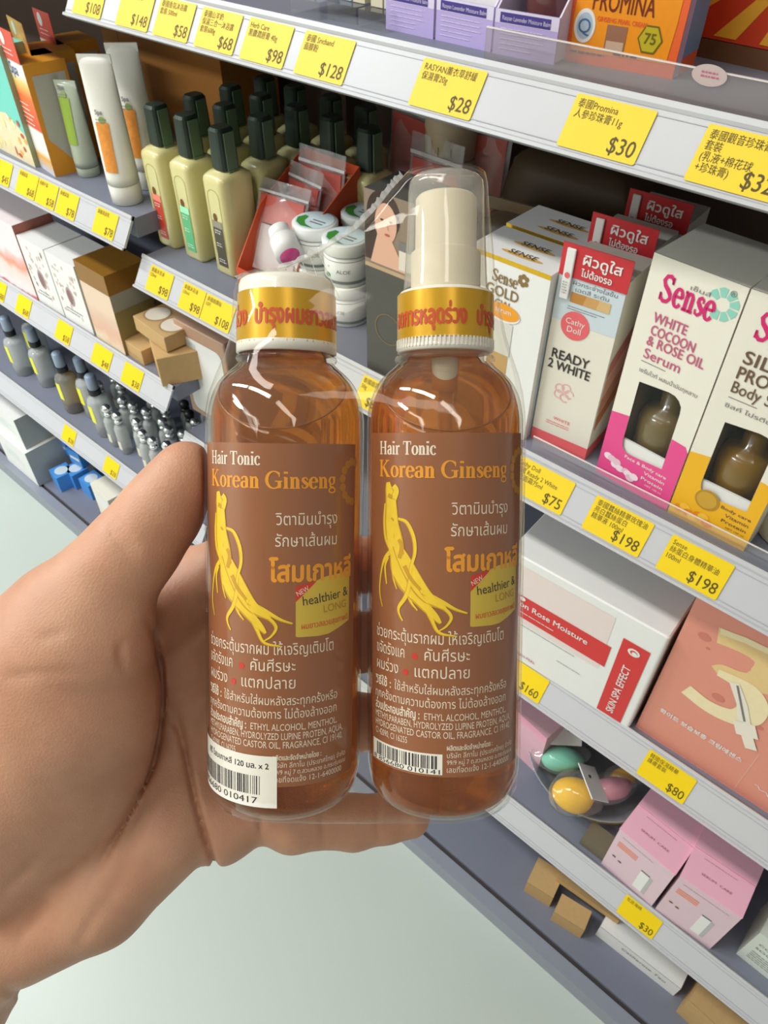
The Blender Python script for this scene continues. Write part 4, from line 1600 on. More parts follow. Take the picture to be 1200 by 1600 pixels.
# basin with sponges
bc = on_z((905, 1262), ZK)
cxy = (max(bc[0] + .072, .586), bc[1] + .018)
t = empty('basin', 'round grey blue basin on the lowest railed shelf holding bagged sponges', 'basin', (cxy[0], cxy[1], ZK), 0)
b = MB()
b.lathe([(0, .0), (.070, 0), (.078, .004), (.100, .036), (.1030, .0375), (.1025, .0345), (.080, .007), (.070, .0035), (0, .0035)], film('basin_plastic', (200, 210, 224), haze=.30, gloss=.9), seg=48, cap=False)
part(b, 'bowl', t)
b = MB()
b.map = lambda p, l: np.stack([-(.080 + .022 * (p[:, 1] - .004) / .032 + .0004 * l) * np.cos(p[:, 0] / .09), (.080 + .022 * (p[:, 1] - .004) / .032 + .0004 * l) * np.sin(p[:, 0] / .09), p[:, 1]], 1)
yy = []
for i in range(13):
    yy.append((-.095 + .005 * i, .020))
for i in range(12):
    b.flat([(yy[i][0], .012), (yy[i + 1][0], .012), (yy[i + 1][0], .033), (yy[i][0], .033)], [(0, 3, 2, 1)], M_YEL, 8)
part(b, 'bowl_sticker', t, 'yellow sticker on the rim')


def sponge_bag(loc, c, r, m, label, seed, rot=0.0, name='sponge'):
    t = empty('sponge_pack', label, 'sponge', loc, rot, 'bagged sponges in the basin')
    b = MB()
    b.blob((0, 0, 0), r, m, 24, 14, .03, seed)
    part(b, 'sponge', t, label.split(' in ')[0])
    g = MB()
    g.blob((0, 0, .002), (r[0] * 1.3, r[1] * 1.25, r[2] * 1.12), film('sponge_bag', haze=.07, gloss=1.1, rough=.08, bump=.8, scale=45), 30, 18, .09, seed + 9)
    part(g, 'bag', t, 'clear crinkled bag')
    if name == 'header':
        h_ = MB()
        h_.M = Matrix.Translation((0, r[1] * .6, r[2] * 1.1)) @ Matrix.Rotation(-.9, 4, 'X')
        h_.rbox(-.026, .026, -.0008, .0008, 0, .036, M_WHITE, .0006)
        h_.front(-.0009)
        h_.disc(.008, .022, .0028, .0028, M_DKINK, 1, 12)
        part(h_, 'header_card', t, 'white header card with a hang hole')
    return t


def over(u, v, z):
    p = on_z((u, v), z)
    return (p[0], p[1], z)


sponge_bag(over(897, 1242, ZK + .043), 0, (.024, .029, .024), mat('egg_yellow', (246, 190, 16), .6, noise=.05, scale=200, bump=.2), 'yellow egg sponge in a clear bag at the basin front', 1, .5)
sponge_bag(over(878, 1186, ZK + .050), 0, (.030, .018, .018), mat('sponge_mint', (120, 206, 178), .6, noise=.05), 'mint green sponge in a bag with white header', 2, -.9, 'header')
sponge_bag(over(955, 1232, ZK + .046), 0, (.015, .031, .017), mat('sponge_pink', (226, 150, 164), .6, noise=.05), 'pink sponge in a shiny clear bag', 3, .9, 'header')
sponge_bag(over(978, 1212, ZK + .046), 0, (.012, .024, .013), mat('sponge_ochre', (222, 162, 30), .6, noise=.05), 'ochre sponge in a clear bag touching the pink carton', 4, .9)
b = MB()
b.box(0, .04, 0, .03, 0, .022, mat('olive_box', (112, 104, 84), .5))
q = on_z((905, 1318), ZK)
tag(b.build('olive_box', None, (q[0], q[1], ZK), -math.pi / 2), 'small olive brown box in front of the basin by the pink carton', 'box')

# ------------------------------------------------------------------ base deck cartons
def kraft(p1, p2, vt, d, label, m=None, name='kraft_box', dz=0.0, h=None, txt=None):
    fr = Frame(p1, p2, ZD + dz)
    b = MB()
    hh = h if h else max(.01, z_at(fr.o[0], fr.o[1], vt) - ZD - dz)
    b.box(0, fr.w, 0, d, 0, hh, m or M_KRAFT)
    b.front()
    b.rect(.0, hh - .0012, fr.w, hh, M_KRAFT2 if not m else M_GREY, 1)
    if txt:
        b.text(txt, fr.w * .3, hh * .5, M_GREY, w=fr.w * .55, h=.008, shear=.3)
    return put(b, name, fr, label, 'box', 'boxes stored on the base deck')


kraft((818, 1392), (858, 1417), 1345, .05, 'kraft box at the back of the base deck, leftmost', h=.045)
kraft((860, 1437), (906, 1466), 1400, .035, 'small kraft box at the front of the base deck trio', h=.042)
kraft((868, 1376), (964, 1444), 1388, .04, 'long flat kraft box lying on the long white box and the rear kraft box', h=.018, dz=.0455)
kraft((930, 1460), (1052, 1556), 1420, .07, 'long white box with grey script lying on the base deck', M_WHITE, 'white_box', h=.045, txt='Catherine Teo')
kraft((1056, 1580), (1140, 1660), 1530, .09, 'kraft box at the bottom right corner of the base deck', h=.075)
# ------------------------------------------------------------------ far bay, upper shelf
FT1 = Frame((-45, 262), (52, 268), ZA)
b = MB()
p1, p2 = on_z((-40, 215), ZA), on_z((52, 262), ZA)
frt = Frame((-50, 205), (56, 262), ZA, 40)
w = frt.w
h = z_at(*on_z((56, 262), ZA)[:2], 72) - ZA
b.box(0, w, 0, .035, 0, h, mat('teal_card', (122, 214, 196), .4, noise=.03))
b.right(w)
b.rect(0, 0, .035, h, mat('teal_side_olive', (150, 160, 126), .5), 1)
b.front()
r = random.Random(5)
b.poly([(w * .35, 0), (w, 0), (w, h * .28), (w * .8, h * .42), (w * .6, h * .38), (w * .45, h * .2)], mat('cream_field', (236, 222, 180), .4), 1)
for k in range(26):
    b.disc(w * (.45 + .53 * r.random()), h * (.03 + .36 * r.random()), .003 + .003 * r.random(), .003 + .004 * r.random(), mat('petal_%d' % (k % 4), [(250, 240, 206), (240, 180, 90), (196, 92, 70), (248, 226, 160)][k % 4], .5), 1.5 + .05 * k, 10)
put(b, 'teal_carton', frt, 'teal carton with a flower print at the left edge of the frame')
M_ORP = mat('pack_orange', (226, 152, 40), .45, noise=.05)
for i, (p1, p2, vt, dy) in enumerate((((58, 256), (87, 277), 80, 0), ((74, 236), (100, 258), 55, .0), ((108, 220), (135, 236), 40, .0))):
    fr = Frame(p1, p2, ZA, vt)
    w, h, d = fr.w, min(fr.h, .135), .055
    t = empty('soap_pack', ['orange and white soap pack with header tab and side window, front one', 'orange soap pack with yellow header tab, second in its row', 'orange soap pack with red header tab, rearmost'][i], 'pack', tuple(fr.o), fr.rot, 'orange soap packs with side windows')
    b = MB()
    m = printed('soap_front', [(0, (206, 214, 222)), (.14, (236, 170, 60)), (.2, (240, 236, 228)), (.40, (244, 238, 230)), (.42, (222, 84, 48)), (.70, (238, 120, 60)), (.82, (246, 206, 120)), (.9, (240, 238, 234))], lo=0, hi=.135)
    b.box(0, w, 0, d, 0, h, M_ORP, skip='f')
    b.rect(0, 0, w, h, m, 0)
    b.lines(w * .15, w * .85, h * .62, 6, .006, M_WHITE, .0014, 1, i)
    b.text('Spa', w * .25, h * .88, mat('soap_blue', (70, 90, 150), .5), w=w * .4)
    part(b, 'pack_body', t)
    g = MB()
    g.right(w)
    g.poly([(.006, h * .35), (d - .016, h * .05), (d - .004, h * .4), (d - .004, h * .9), (.008, h * .9)], mat('window_grey', (186, 184, 172), .2, coat=.4), 1)
    part(g, 'side_window', t, 'grey clear side window')
    k = MB()
    col = [(222, 92, 70), (240, 176, 84), (222, 92, 70)][i]
    k.box(w * .05, w * .95, -.0008, 0, h, h + .035, mat('tab_%d' % (i % 2), col, .45))
    k.front(-.0009)
    k.disc(w * .35, h + .024, .007, .008, M_WHITE, 1)
    k.lines(w * .2, w * .9, h + .012, 2, .005, M_WHITE, .001, 1, i)
    part(k, 'header_tab', t, ['red header tab', 'yellow header tab', 'red header tab'][i])

M_TUBE = mat('tube_white', (238, 236, 226), .35, coat=.2)
M_CARROT = mat('tube_orange_print', (236, 150, 62), .45, noise=.25, scale=160)


def tube_pack(loc, rot, label, w=.039, h=.165, body=None, art=None, cap_h=.024, tilt=0.0, grp='white cream tubes standing on their caps'):
    t = empty('cream_tube', label, 'tube', loc, rot, grp)
    t.rotation_euler = (tilt, 0, rot)
    body = body or M_TUBE
    b = MB()
    n = 32
    v, f = [], []
    R0 = .0205 * w / .040
    NZ = 14
    for j in range(NZ + 1):
        q = j / NZ
        z = cap_h + .001 + (h - cap_h - .001) * q
        e = max(0, (q - .05) / .95)
        rx = R0 + (w / 2 - R0) * e
        ry = R0 * (1 - e) ** .8 + .0008
        for i in range(n):
            a = 2 * math.pi * i / n
            v.append((rx * math.cos(a), ry * math.sin(a), z))
    for j in range(NZ):
        for i in range(n):
            f.append((j * n + i, j * n + (i + 1) % n, (j + 1) * n + (i + 1) % n, (j + 1) * n + i))
    f += [tuple(range(n))[::-1], tuple(range(NZ * n, NZ * n + n))]
    b.add(v, f, body, True)
    b.box(-w / 2, w / 2, -.0011, .0011, h - .008, h + .001, body)
    # print wrapped on the tube front

    def wrap(p, l):
        q = np.clip((p[:, 1] - cap_h) / (h - cap_h), 0, 1)
        e = np.maximum(0, (q - .05) / .95)
        rx = R0 + (w / 2 - R0) * e
        ry = R0 * (1 - e) ** .8 + .0008
        xx = np.clip(p[:, 0] / rx, -.999, .999)
        return np.stack([p[:, 0], -(ry * np.sqrt(1 - xx * xx)) - .0006 - .0003 * l, p[:, 1]], 1)
    b.map = wrap
    m = art or M_CARROT
    for j in range(10):
        for i in range(6):
            x0, x1 = -.013 + .0027 * i, -.013 + .0027 * (i + 1)
            z0, z1 = .042 + .0055 * j, .042 + .0055 * (j + 1)
            b.flat([(x0, z0), (x1, z0), (x1, z1), (x0, z1)], [(0, 1, 2, 3)], m, 1)
    b.text('Spa', -.011, .106, M_GREY, size=.007, bold=.02)
    b.lines(-.012, .002, .1, 2, .003, M_GREY, .0008, 2, 1)
    b.disc(-.004, .1, .004, .004, mat('blossom_green', (150, 170, 96), .5), 1.5)
    part(b, 'tube_body', t)
    c = MB()
    c.lathe([(R0 * .9, 0), (R0 * .98, .001), (R0 * 1.0, cap_h - .001), (R0 * .97, cap_h)], body, seg=32)
    part(c, 'tube_cap', t, 'flip cap the tube stands on')
    return t


q = on_z((188, 318), ZA)
tube_pack((q[0] + .012, q[1], ZA), -math.pi / 2 + .7, 'white cream tube with orange print, front one of the two at the shelf end')
q = on_z((200, 300), ZA)
tube_pack((q[0] + .034, q[1] - .004, ZA), -math.pi / 2 + .75, 'white cream tube with orange print, rear one of the two')
q = on_z((128, 276), ZA)
tube_pack((q[0] + .012, q[1], ZA), -math.pi / 2 + .5, 'small translucent tube with green leaf print', .03, .115, mat('tube_clear_green', (206, 216, 196), .2, trans=.3), mat('green_leaf_print', (150, 178, 66), .45, noise=.1), .012, grp='cream tubes')
b = MB()
fr = Frame((132, 268), (152, 280), ZA)
b.box(0, .03, 0, .04, 0, .105, mat('grey_clear_pack', (164, 168, 156), .2, coat=.4))
b.rect(0, .085, .03, .0862, M_GREY, 1)
put(b, 'clear_pack', fr, 'grey clear pack behind the green printed tube', 'pack', dy=.03)

# ------------------------------------------------------------------ far bay, middle shelf
fr = Frame((-40, 440), (62, 470), ZBB)
p1 = on_z((-30, 415), ZBB)
frp = Frame((-30, 413), (60, 470), ZBB)
w = frp.w
h = z_at(*on_z((60, 470), ZBB)[:2], 353) - ZBB
b = MB()
b.box(0, w, 0, .07, 0, h, mat('white_floral_card', (240, 226, 224), .4), skip='f')
b.rect(0, 0, w, h, printed('peach_bloom', [(0, (228, 120, 120)), (.2, (232, 128, 124)), (.22, (240, 228, 230)), (.5, (244, 214, 206)), (.62, (240, 150, 122)), (.8, (242, 226, 228))], lo=0, hi=.13, scale=26, vor=.05), 0)
b.right(w)
b.rect(0, 0, .07, h, mat('rust_side', (176, 108, 92), .5), 1)
put(b, 'peach_carton', frp, 'white carton with peach bloom print and coral foot at the left edge')
for i, (p1, p2, vt) in enumerate((((62, 470), (102, 495), 367), ((103.5, 496), (148, 524), 391))):
    fr = Frame(p1, p2, ZBB, vt)
    w, h = fr.w - .001, fr.h
    b = MB()
    b.box(0, w, 0, .07, 0, h, M_WHITE)
    r = random.Random(i)
    b.disc(w * .5, h * .45, .0105, .017, mat('oval_mauve', (176, 148, 146), .5), 1)
    b.disc(w * .48, h * .44, .007, .013, mat('oval_mauve_dark', (140, 104, 104), .5), 1.5)
    for k in range(34):
        b.disc(w * (.1 + .8 * r.random()), h * (.16 + .74 * r.random()), .0018 + .002 * r.random(), .0022 + .003 * r.random(), mat('sprig_%d' % (k % 3), [(206, 196, 176), (196, 186, 176), (216, 190, 180)][k % 3], .5), .5, 8)
    b.lines(w * .2, w * .8, h * .22, 2, .006, M_GREY, .002, 1, i)
    put(b, 'floral_carton', fr, ['white carton with mauve oval and flower print, left of the touching pair', 'white carton with mauve oval and flower print, right of the touching pair'][i], 'carton', 'white floral cartons')
fr = Frame((160, 530), (196, 560), ZBB, 385)
fr = Frame((152, 527), (197, 556), ZBB, 405)
w, h, d = fr.w, fr.h, .07
t = empty('perfume_carton', 'gold topped carton with peach flower front beside the kraft boxes', 'carton', tuple(fr.o), fr.rot)
M_GB = mat('gold_brown_card', (150, 104, 32), .35, metal=.2)
b = MB()
b.box(0, w, 0, d, 0, h * .76, mat('khaki_side', (150, 134, 84), .5), skip='f')
b.rect(0, 0, w, h * .76, printed('peach_rose', [(0, (226, 218, 176)), (.3, (232, 214, 184)), (.5, (226, 178, 150)), (.75, (224, 188, 164)), (1, (232, 204, 176))], lo=0, hi=.09, scale=40, vor=.04), 0)
b.right(w)
b.rect(.0, h * .55, d, h * .76, mat('grey_band', (166, 162, 146), .5), 1)
part(b, 'carton_body', t)
b = MB()
b.box(-.0005, w + .0005, -.0005, d, h * .7602, h, M_GB)
part(b, 'carton_lid', t, 'brown gold lid')
M_RND = mat('round_card', (226, 214, 196), .5)


def kbox(p1, p2, dz, h, d, label, rot=0.0, disc=0, dy=0.0, tilt=0.0):
    fr = Frame(p1, p2, ZBB + dz)
    b = MB()
    b.rbox(0, fr.w, 0, d, 0, h, M_KRAFT, .0012)
    b.top(h)
    for k in range(disc):
        cx = fr.w * (k + .5) / disc
        b.disc(cx, d / 2, d * .36, d * .36, M_KRAFT2, 1)
        b.disc(cx, d / 2, d * .31, d * .31, M_RND, 2)
    if not disc:
        b.front()
        b.rect(fr.w * .2, h * .3, fr.w * .8, h * .34, M_KRAFT2, 1)
    o = put(b, 'kraft_box', fr, label, 'box', 'kraft soap boxes', dy=dy)
    o.rotation_euler = (tilt, 0, fr.rot + rot)
    return o


kbox((188, 545), (226, 572), 0, .026, .035, 'low kraft box at the front of the kraft pile, left')
kbox((178, 524), (206, 540), 0, .05, .04, 'kraft box with open lid at the left back of the kraft pile', dy=.038)
kbox((236, 560), (272, 600), 0, .048, .06, 'kraft box standing at the right front of the kraft pile', rot=-.25, dy=.004)
kbox((202, 520), (250, 556), .0505, .024, .06, 'kraft box with two round labels on top of the kraft pile', disc=2, dy=.012)
b = MB()
b.box(0, .05, 0, .012, 0, .075, M_KRAFT2)
q = on_z((262, 575), ZBB)
tag(b.build('kraft_box', None, (q[0] + .075, q[1] + .01, ZBB), -math.pi / 2 - .3), 'upright kraft box leaning behind the right of the kraft pile', 'box', 'kraft soap boxes')

# ------------------------------------------------------------------ far bay, lower shelf: perfume bottles
M_GLASSP = film('perfume_glass', (226, 234, 232), haze=.42, gloss=1.0, rough=.06, bump=.2)
M_GLASSY = film('perfume_glass_amber', (222, 196, 84), haze=.2, gloss=1.0, rough=.06, bump=.2)
M_SLATE = mat('cap_slate', (146, 160, 180), .35)
M_COLLAR = mat('collar_black', (26, 28, 30), .35)
M_CHROME = mat('chrome', (240, 242, 244), .16, metal=1.0, noise=0)
M_PYEL = mat('perfume_label', (240, 236, 70), .45)
M_PCRM = mat('perfume_label_cream', (234, 230, 204), .45)


def perfume(kind, label, group):
    t = empty('perfume_bottle', label, 'bottle', (0, 0, -3), 0, group)
    if kind in ('slate', 'amber'):
        b = MB()
        b.lathe([(0, 0), (.0195, 0), (.021, .002), (.021, .078), (.018, .085), (.009, .089), (.009, .094)], M_GLASSY if kind == 'amber' else M_GLASSP, seg=20)
        part(b, 'glass_body', t)
        l = MB()
        l.map = lambda p, l_: np.stack([(.0214) * np.sin(p[:, 0] / .021), -.0214 * np.cos(p[:, 0] / .021), p[:, 1]], 1)
        for i in range(4):
            l.flat([(-.008 + .004 * i, .035), (-.004 + .004 * i, .035), (-.004 + .004 * i, .075), (-.008 + .004 * i, .075)], [(0, 1, 2, 3)], M_PYEL)
        part(l, 'label', t, 'small yellow label')
        c = MB()
        c.lathe([(.0118, .0945), (.0118, .106)], M_COLLAR, seg=20)
        part(c, 'collar', t, 'black collar')
        c = MB()
        c.lathe([(.0100, .1063), (.0104, .107), (.0104, .134), (.008, .137), (0, .137)], M_SLATE, seg=20, cap=False)
        part(c, 'cap', t, 'slate blue cap')
    else:
        b = MB()
        b.lathe([(0, 0), (.0115, 0), (.0125, .002), (.0125, .058), (.010, .064), (.006, .066), (.006, .070)], M_GLASSP, seg=16)
        part(b, 'glass_body', t)
        c = MB()
        c.lathe([(.0062, .0702), (.0085, .071), (.0085, .077), (.0050, .078)], M_CHROME if kind == 'ball' else M_COLLAR, seg=16)
        c.blob((0, 0, .086), (.0098, .0098, .0088), M_CHROME if kind == 'ball' else M_COLLAR, 16, 10)
        part(c, 'ball_cap', t, 'shiny ball cap')
        if kind == 'ball':
            l = MB()
            l.map = lambda p, l_: np.stack([(.0129) * np.sin(p[:, 0] / .0125), -.0129 * np.cos(p[:, 0] / .0125), p[:, 1]], 1)
            for i in range(4):
                l.flat([(-.006 + .003 * i, .012), (-.003 + .003 * i, .012), (-.003 + .003 * i, .032), (-.006 + .003 * i, .032)], [(0, 1, 2, 3)], M_PCRM)
            part(l, 'label', t, 'cream label')
    return t


GA = 'perfume bottles with slate caps'
protoS = perfume('slate', 'clear perfume bottle with slate cap and yellow label at the left edge', GA)
protoA = perfume('amber', 'amber perfume bottle with slate cap on the lower far shelf', GA)
GB = 'small perfume bottles with ball caps'
LB = 'small clear perfume bottle with shiny silver ball cap in the crowd left of the thumb'
protoB = perfume('ball', LB, GB)
protoK = perfume('black', 'small perfume bottle with black ball cap among the silver capped ones', GB)
taken = []


def stand(proto, u, v, ht, label, first, r=.0135):
    p = on_z((u, v), ZC + ht)
    x = min(max(p[0], .49 + r), .80)
    y = max(p[1], YJ + .012 + r)
    for _ in range(40):
        bad = [q for q in taken if math.hypot(q[0] - x, q[1] - y) < q[2] + r + .0015]
        if not bad:
            break
        q = bad[0]
        dx, dy_ = x - q[0], y - q[1]
        n_ = math.hypot(dx, dy_) or 1
        x = max(q[0] + (dx / n_ + .35) * (q[2] + r + .002), .49 + r)
        y = max(q[1] + dy_ / n_ * (q[2] + r + .002), YJ + .012 + r)
    taken.append((x, y, r))
    if first:
        proto.location = (x, y, ZC)
        proto.rotation_euler = (0, 0, -math.pi / 2)
    else:
        dup(proto, (x, y, ZC), -math.pi / 2, label)


for i, (pr, u, v, lab) in enumerate(((protoS, 20, 590, None), (protoA, 100, 648, None),
        (protoS, 48, 572, 'clear perfume bottle with slate cap and yellow label, second from the left edge'),
        (protoS, 78, 598, 'clear perfume bottle with slate cap behind the amber one'),
        (protoS, 140, 690, 'clear perfume bottle with slate cap in front, right of the amber one'),
        (protoS, 122, 640, 'clear perfume bottle with slate cap in shade, right of the amber one'))):
    stand(pr, u, v, 0, lab, i < 2, .0225)
balls = [(119, 636), (150, 616), (153, 645), (156, 664), (174, 610), (190, 625), (196, 640), (201, 690), (205, 708), (222, 682), (247, 672), (224, 704), (246, 692), (258, 703), (228, 643), (278, 672), (279, 686), (230, 715), (213, 660), (262, 690), (268, 715), (250, 720), (215, 720), (180, 660), (240, 655)]
for i, (u, v) in enumerate(balls):
    stand(protoB, u, v, .086, LB, i == 0)
LK = 'small perfume bottle with black ball cap among the silver capped ones'
for i, (u, v) in enumerate(((183, 648), (203, 668), (224, 690), (238, 668))):
    stand(protoK, u, v, .086, LK, i == 0)

# ------------------------------------------------------------------ far bay, base deck
M_GRAYSIDE = mat('grey_side_card', (170, 176, 178), .5)
for i, (p1, p2, dz, h, lab) in enumerate((((4, 680), (61, 760), 0, .12, 'white carton on the base deck at the left edge, lower of two'), ((-20, 640), (47, 680), .1205, .10, 'white carton at the left edge, stacked on the lower one'))):
    if i == 0:
        fr = Frame(p1, p2, ZD)
    b = MB()
    w = .17
    b.box(0, w, 0, .14, 0, h, M_WHITE)
    b.right(w)
    b.rect(0, 0, .14, h, M_GRAYSIDE, 1)
    b.front()
    b.lines(.03, w - .03, h * .6, 3, .01, M_STICK, .004, 1, i)
    e = on_z((61, 760), ZD)
    tag(b.build('white_carton', None, (e[0] + .012 * i, e[1] + w + .012 * i, ZD + dz), -math.pi / 2), lab, 'carton', 'white cartons on the far base deck')
M_BLUE = mat('blue_card', (76, 148, 222), .45, noise=.04)
kk = 0
for i, (u, v, dz) in enumerate(((100, 768, 0), (122, 765, 0), (146, 782, 0), (92, 722, .055), (112, 742, .055))):
    q = on_z((u, v), ZD + dz)
    b = MB()
    b.box(0, .05, 0, .05, 0, .052, M_BLUE)
    b.rect(.006, .02, .044, .03, M_WHITE, 1) if i > 2 else None
    b.top(.052)
    b.disc(.025, .025, .018, .018, M_STICK, 1)
    tag(b.build('blue_box', None, (q[0] + .03 * (i > 2), q[1] + .05, ZD + dz), -math.pi / 2 + .06 * (i - 2)), 'small blue box on the base deck below the thumb side rail, %s' % ['front left', 'front middle', 'front right', 'stacked on the left', 'stacked on the middle'][i], 'box', 'small blue boxes')
fr = Frame((168, 828), (200, 862), ZD)
b = MB()
b.box(0, .09, 0, .10, 0, .17, M_CREAM)
b.rect(.01, .11, .08, .15, M_WHITE, 1)
put(b, 'cream_box', fr, 'cream box on the base deck just above the thumb knuckle')
# ------------------------------------------------------------------ the twin pack in the hand
# pack frame: x right, y away from the viewer, z along the bottles
AXC = np.array([0, .9955, -.0945])
AXC /= np.linalg.norm(AXC)
AX_W = CR * AXC[0] + CU * AXC[1] + CF * AXC[2]
EX_W = CR.copy()
EY_W = np.cross(AX_W, EX_W)
RB = .0213
C0 = CP + CR * ((571 - 600) * .2035 / F_PX) + CU * ((800 - 690) * .2035 / F_PX) + CF * .2035


def pack_matrix(off, lean=0.0, spin=0.0):
    m = Matrix(((EX_W[0], EY_W[0], AX_W[0], 0), (EX_W[1], EY_W[1], AX_W[1], 0), (EX_W[2], EY_W[2], AX_W[2], 0), (0, 0, 0, 1)))
    p = C0 + EX_W * off
    return Matrix.Translation(Vector(p)) @ m @ Matrix.Rotation(lean, 4, 'Y') @ Matrix.Rotation(spin, 4, 'Z')


HB = -.1005            # bottom of the bottles below the pack origin
M_GLASS = film('bottle_clear', (250, 248, 244), haze=.01, gloss=.9, rough=.015)
M_LIQ = bpy.data.materials.new('amber_tonic')
M_LIQ.use_nodes = True
_nt = M_LIQ.node_tree
_b = _nt.nodes['Principled BSDF']
_b.inputs['Base Color'].default_value = (1, .38, .04, 1)
_b.inputs['Roughness'].default_value = 0.0
_b.inputs['Transmission Weight'].default_value = 1.0
_b.inputs['IOR'].default_value = 1.33
_tr = _nt.nodes.new('ShaderNodeBsdfTransparent')
_tr.inputs[0].default_value = (1, .56, .12, 1)
_ms = _nt.nodes.new('ShaderNodeMixShader')
_ms.inputs[0].default_value = .35
_nt.links.new(_b.outputs[0], _ms.inputs[1])
_nt.links.new(_tr.outputs[0], _ms.inputs[2])
_df = _nt.nodes.new('ShaderNodeBsdfDiffuse')
_df.inputs[0].default_value = lin((255, 150, 24)) + (1,)
_m2 = _nt.nodes.new('ShaderNodeMixShader')
_m2.inputs[0].default_value = .07
_nt.links.new(_ms.outputs[0], _m2.inputs[1])
_nt.links.new(_df.outputs[0], _m2.inputs[2])
_tl = _nt.nodes.new('ShaderNodeBsdfTranslucent')
_tl.inputs[0].default_value = lin((255, 150, 24)) + (1,)
_m3 = _nt.nodes.new('ShaderNodeMixShader')
_m3.inputs[0].default_value = .07
_nt.links.new(_m2.outputs[0], _m3.inputs[1])
_nt.links.new(_tl.outputs[0], _m3.inputs[2])
_nt.links.new(_m3.outputs[0], _nt.nodes['Material Output'].inputs['Surface'])
M_LAB = mat('label_brown', (154, 97, 64), .28, coat=.5, noise=.03, scale=140)
M_LW = mat('label_white_ink', (238, 224, 206), .45, noise=0)
M_LO = mat('label_orange_ink', (240, 160, 44), .45, noise=0)
M_LY = mat('ginseng_yellow', (242, 204, 50), .45, noise=.10, scale=500)
M_LYD = mat('ginseng_shade', (206, 156, 36), .45, noise=.1, scale=500)
M_BADGE = mat('badge_gold', (216, 186, 72), .35, noise=.02)
M_BRED = mat('badge_red', (214, 58, 46), .4, noise=0)
M_BARW = mat('barcode_white', (244, 242, 234), .45, noise=.01)
M_BARK = mat('barcode_black', (34, 28, 40), .5, noise=0)
M_CAPW = mat('cap_white', (238, 234, 226), .3, coat=.3, noise=.01, sss=.1)
M_PUMP = mat('pump_ivory', (240, 232, 214), .35, noise=.01, sss=.1)
M_BANDG = mat('band_gold', (214, 164, 32), .28, metal=.35, noise=.05, scale=40)
M_BANDR = mat('band_red_ink', (206, 78, 36), .4, noise=0)
M_OVER = film('overcap_clear', (250, 247, 240), haze=.22, gloss=.9)
M_DIP = mat('dip_tube', (232, 224, 206), .3, trans=.4, noise=0)


def D2(t):
    return math.radians(t) * RB


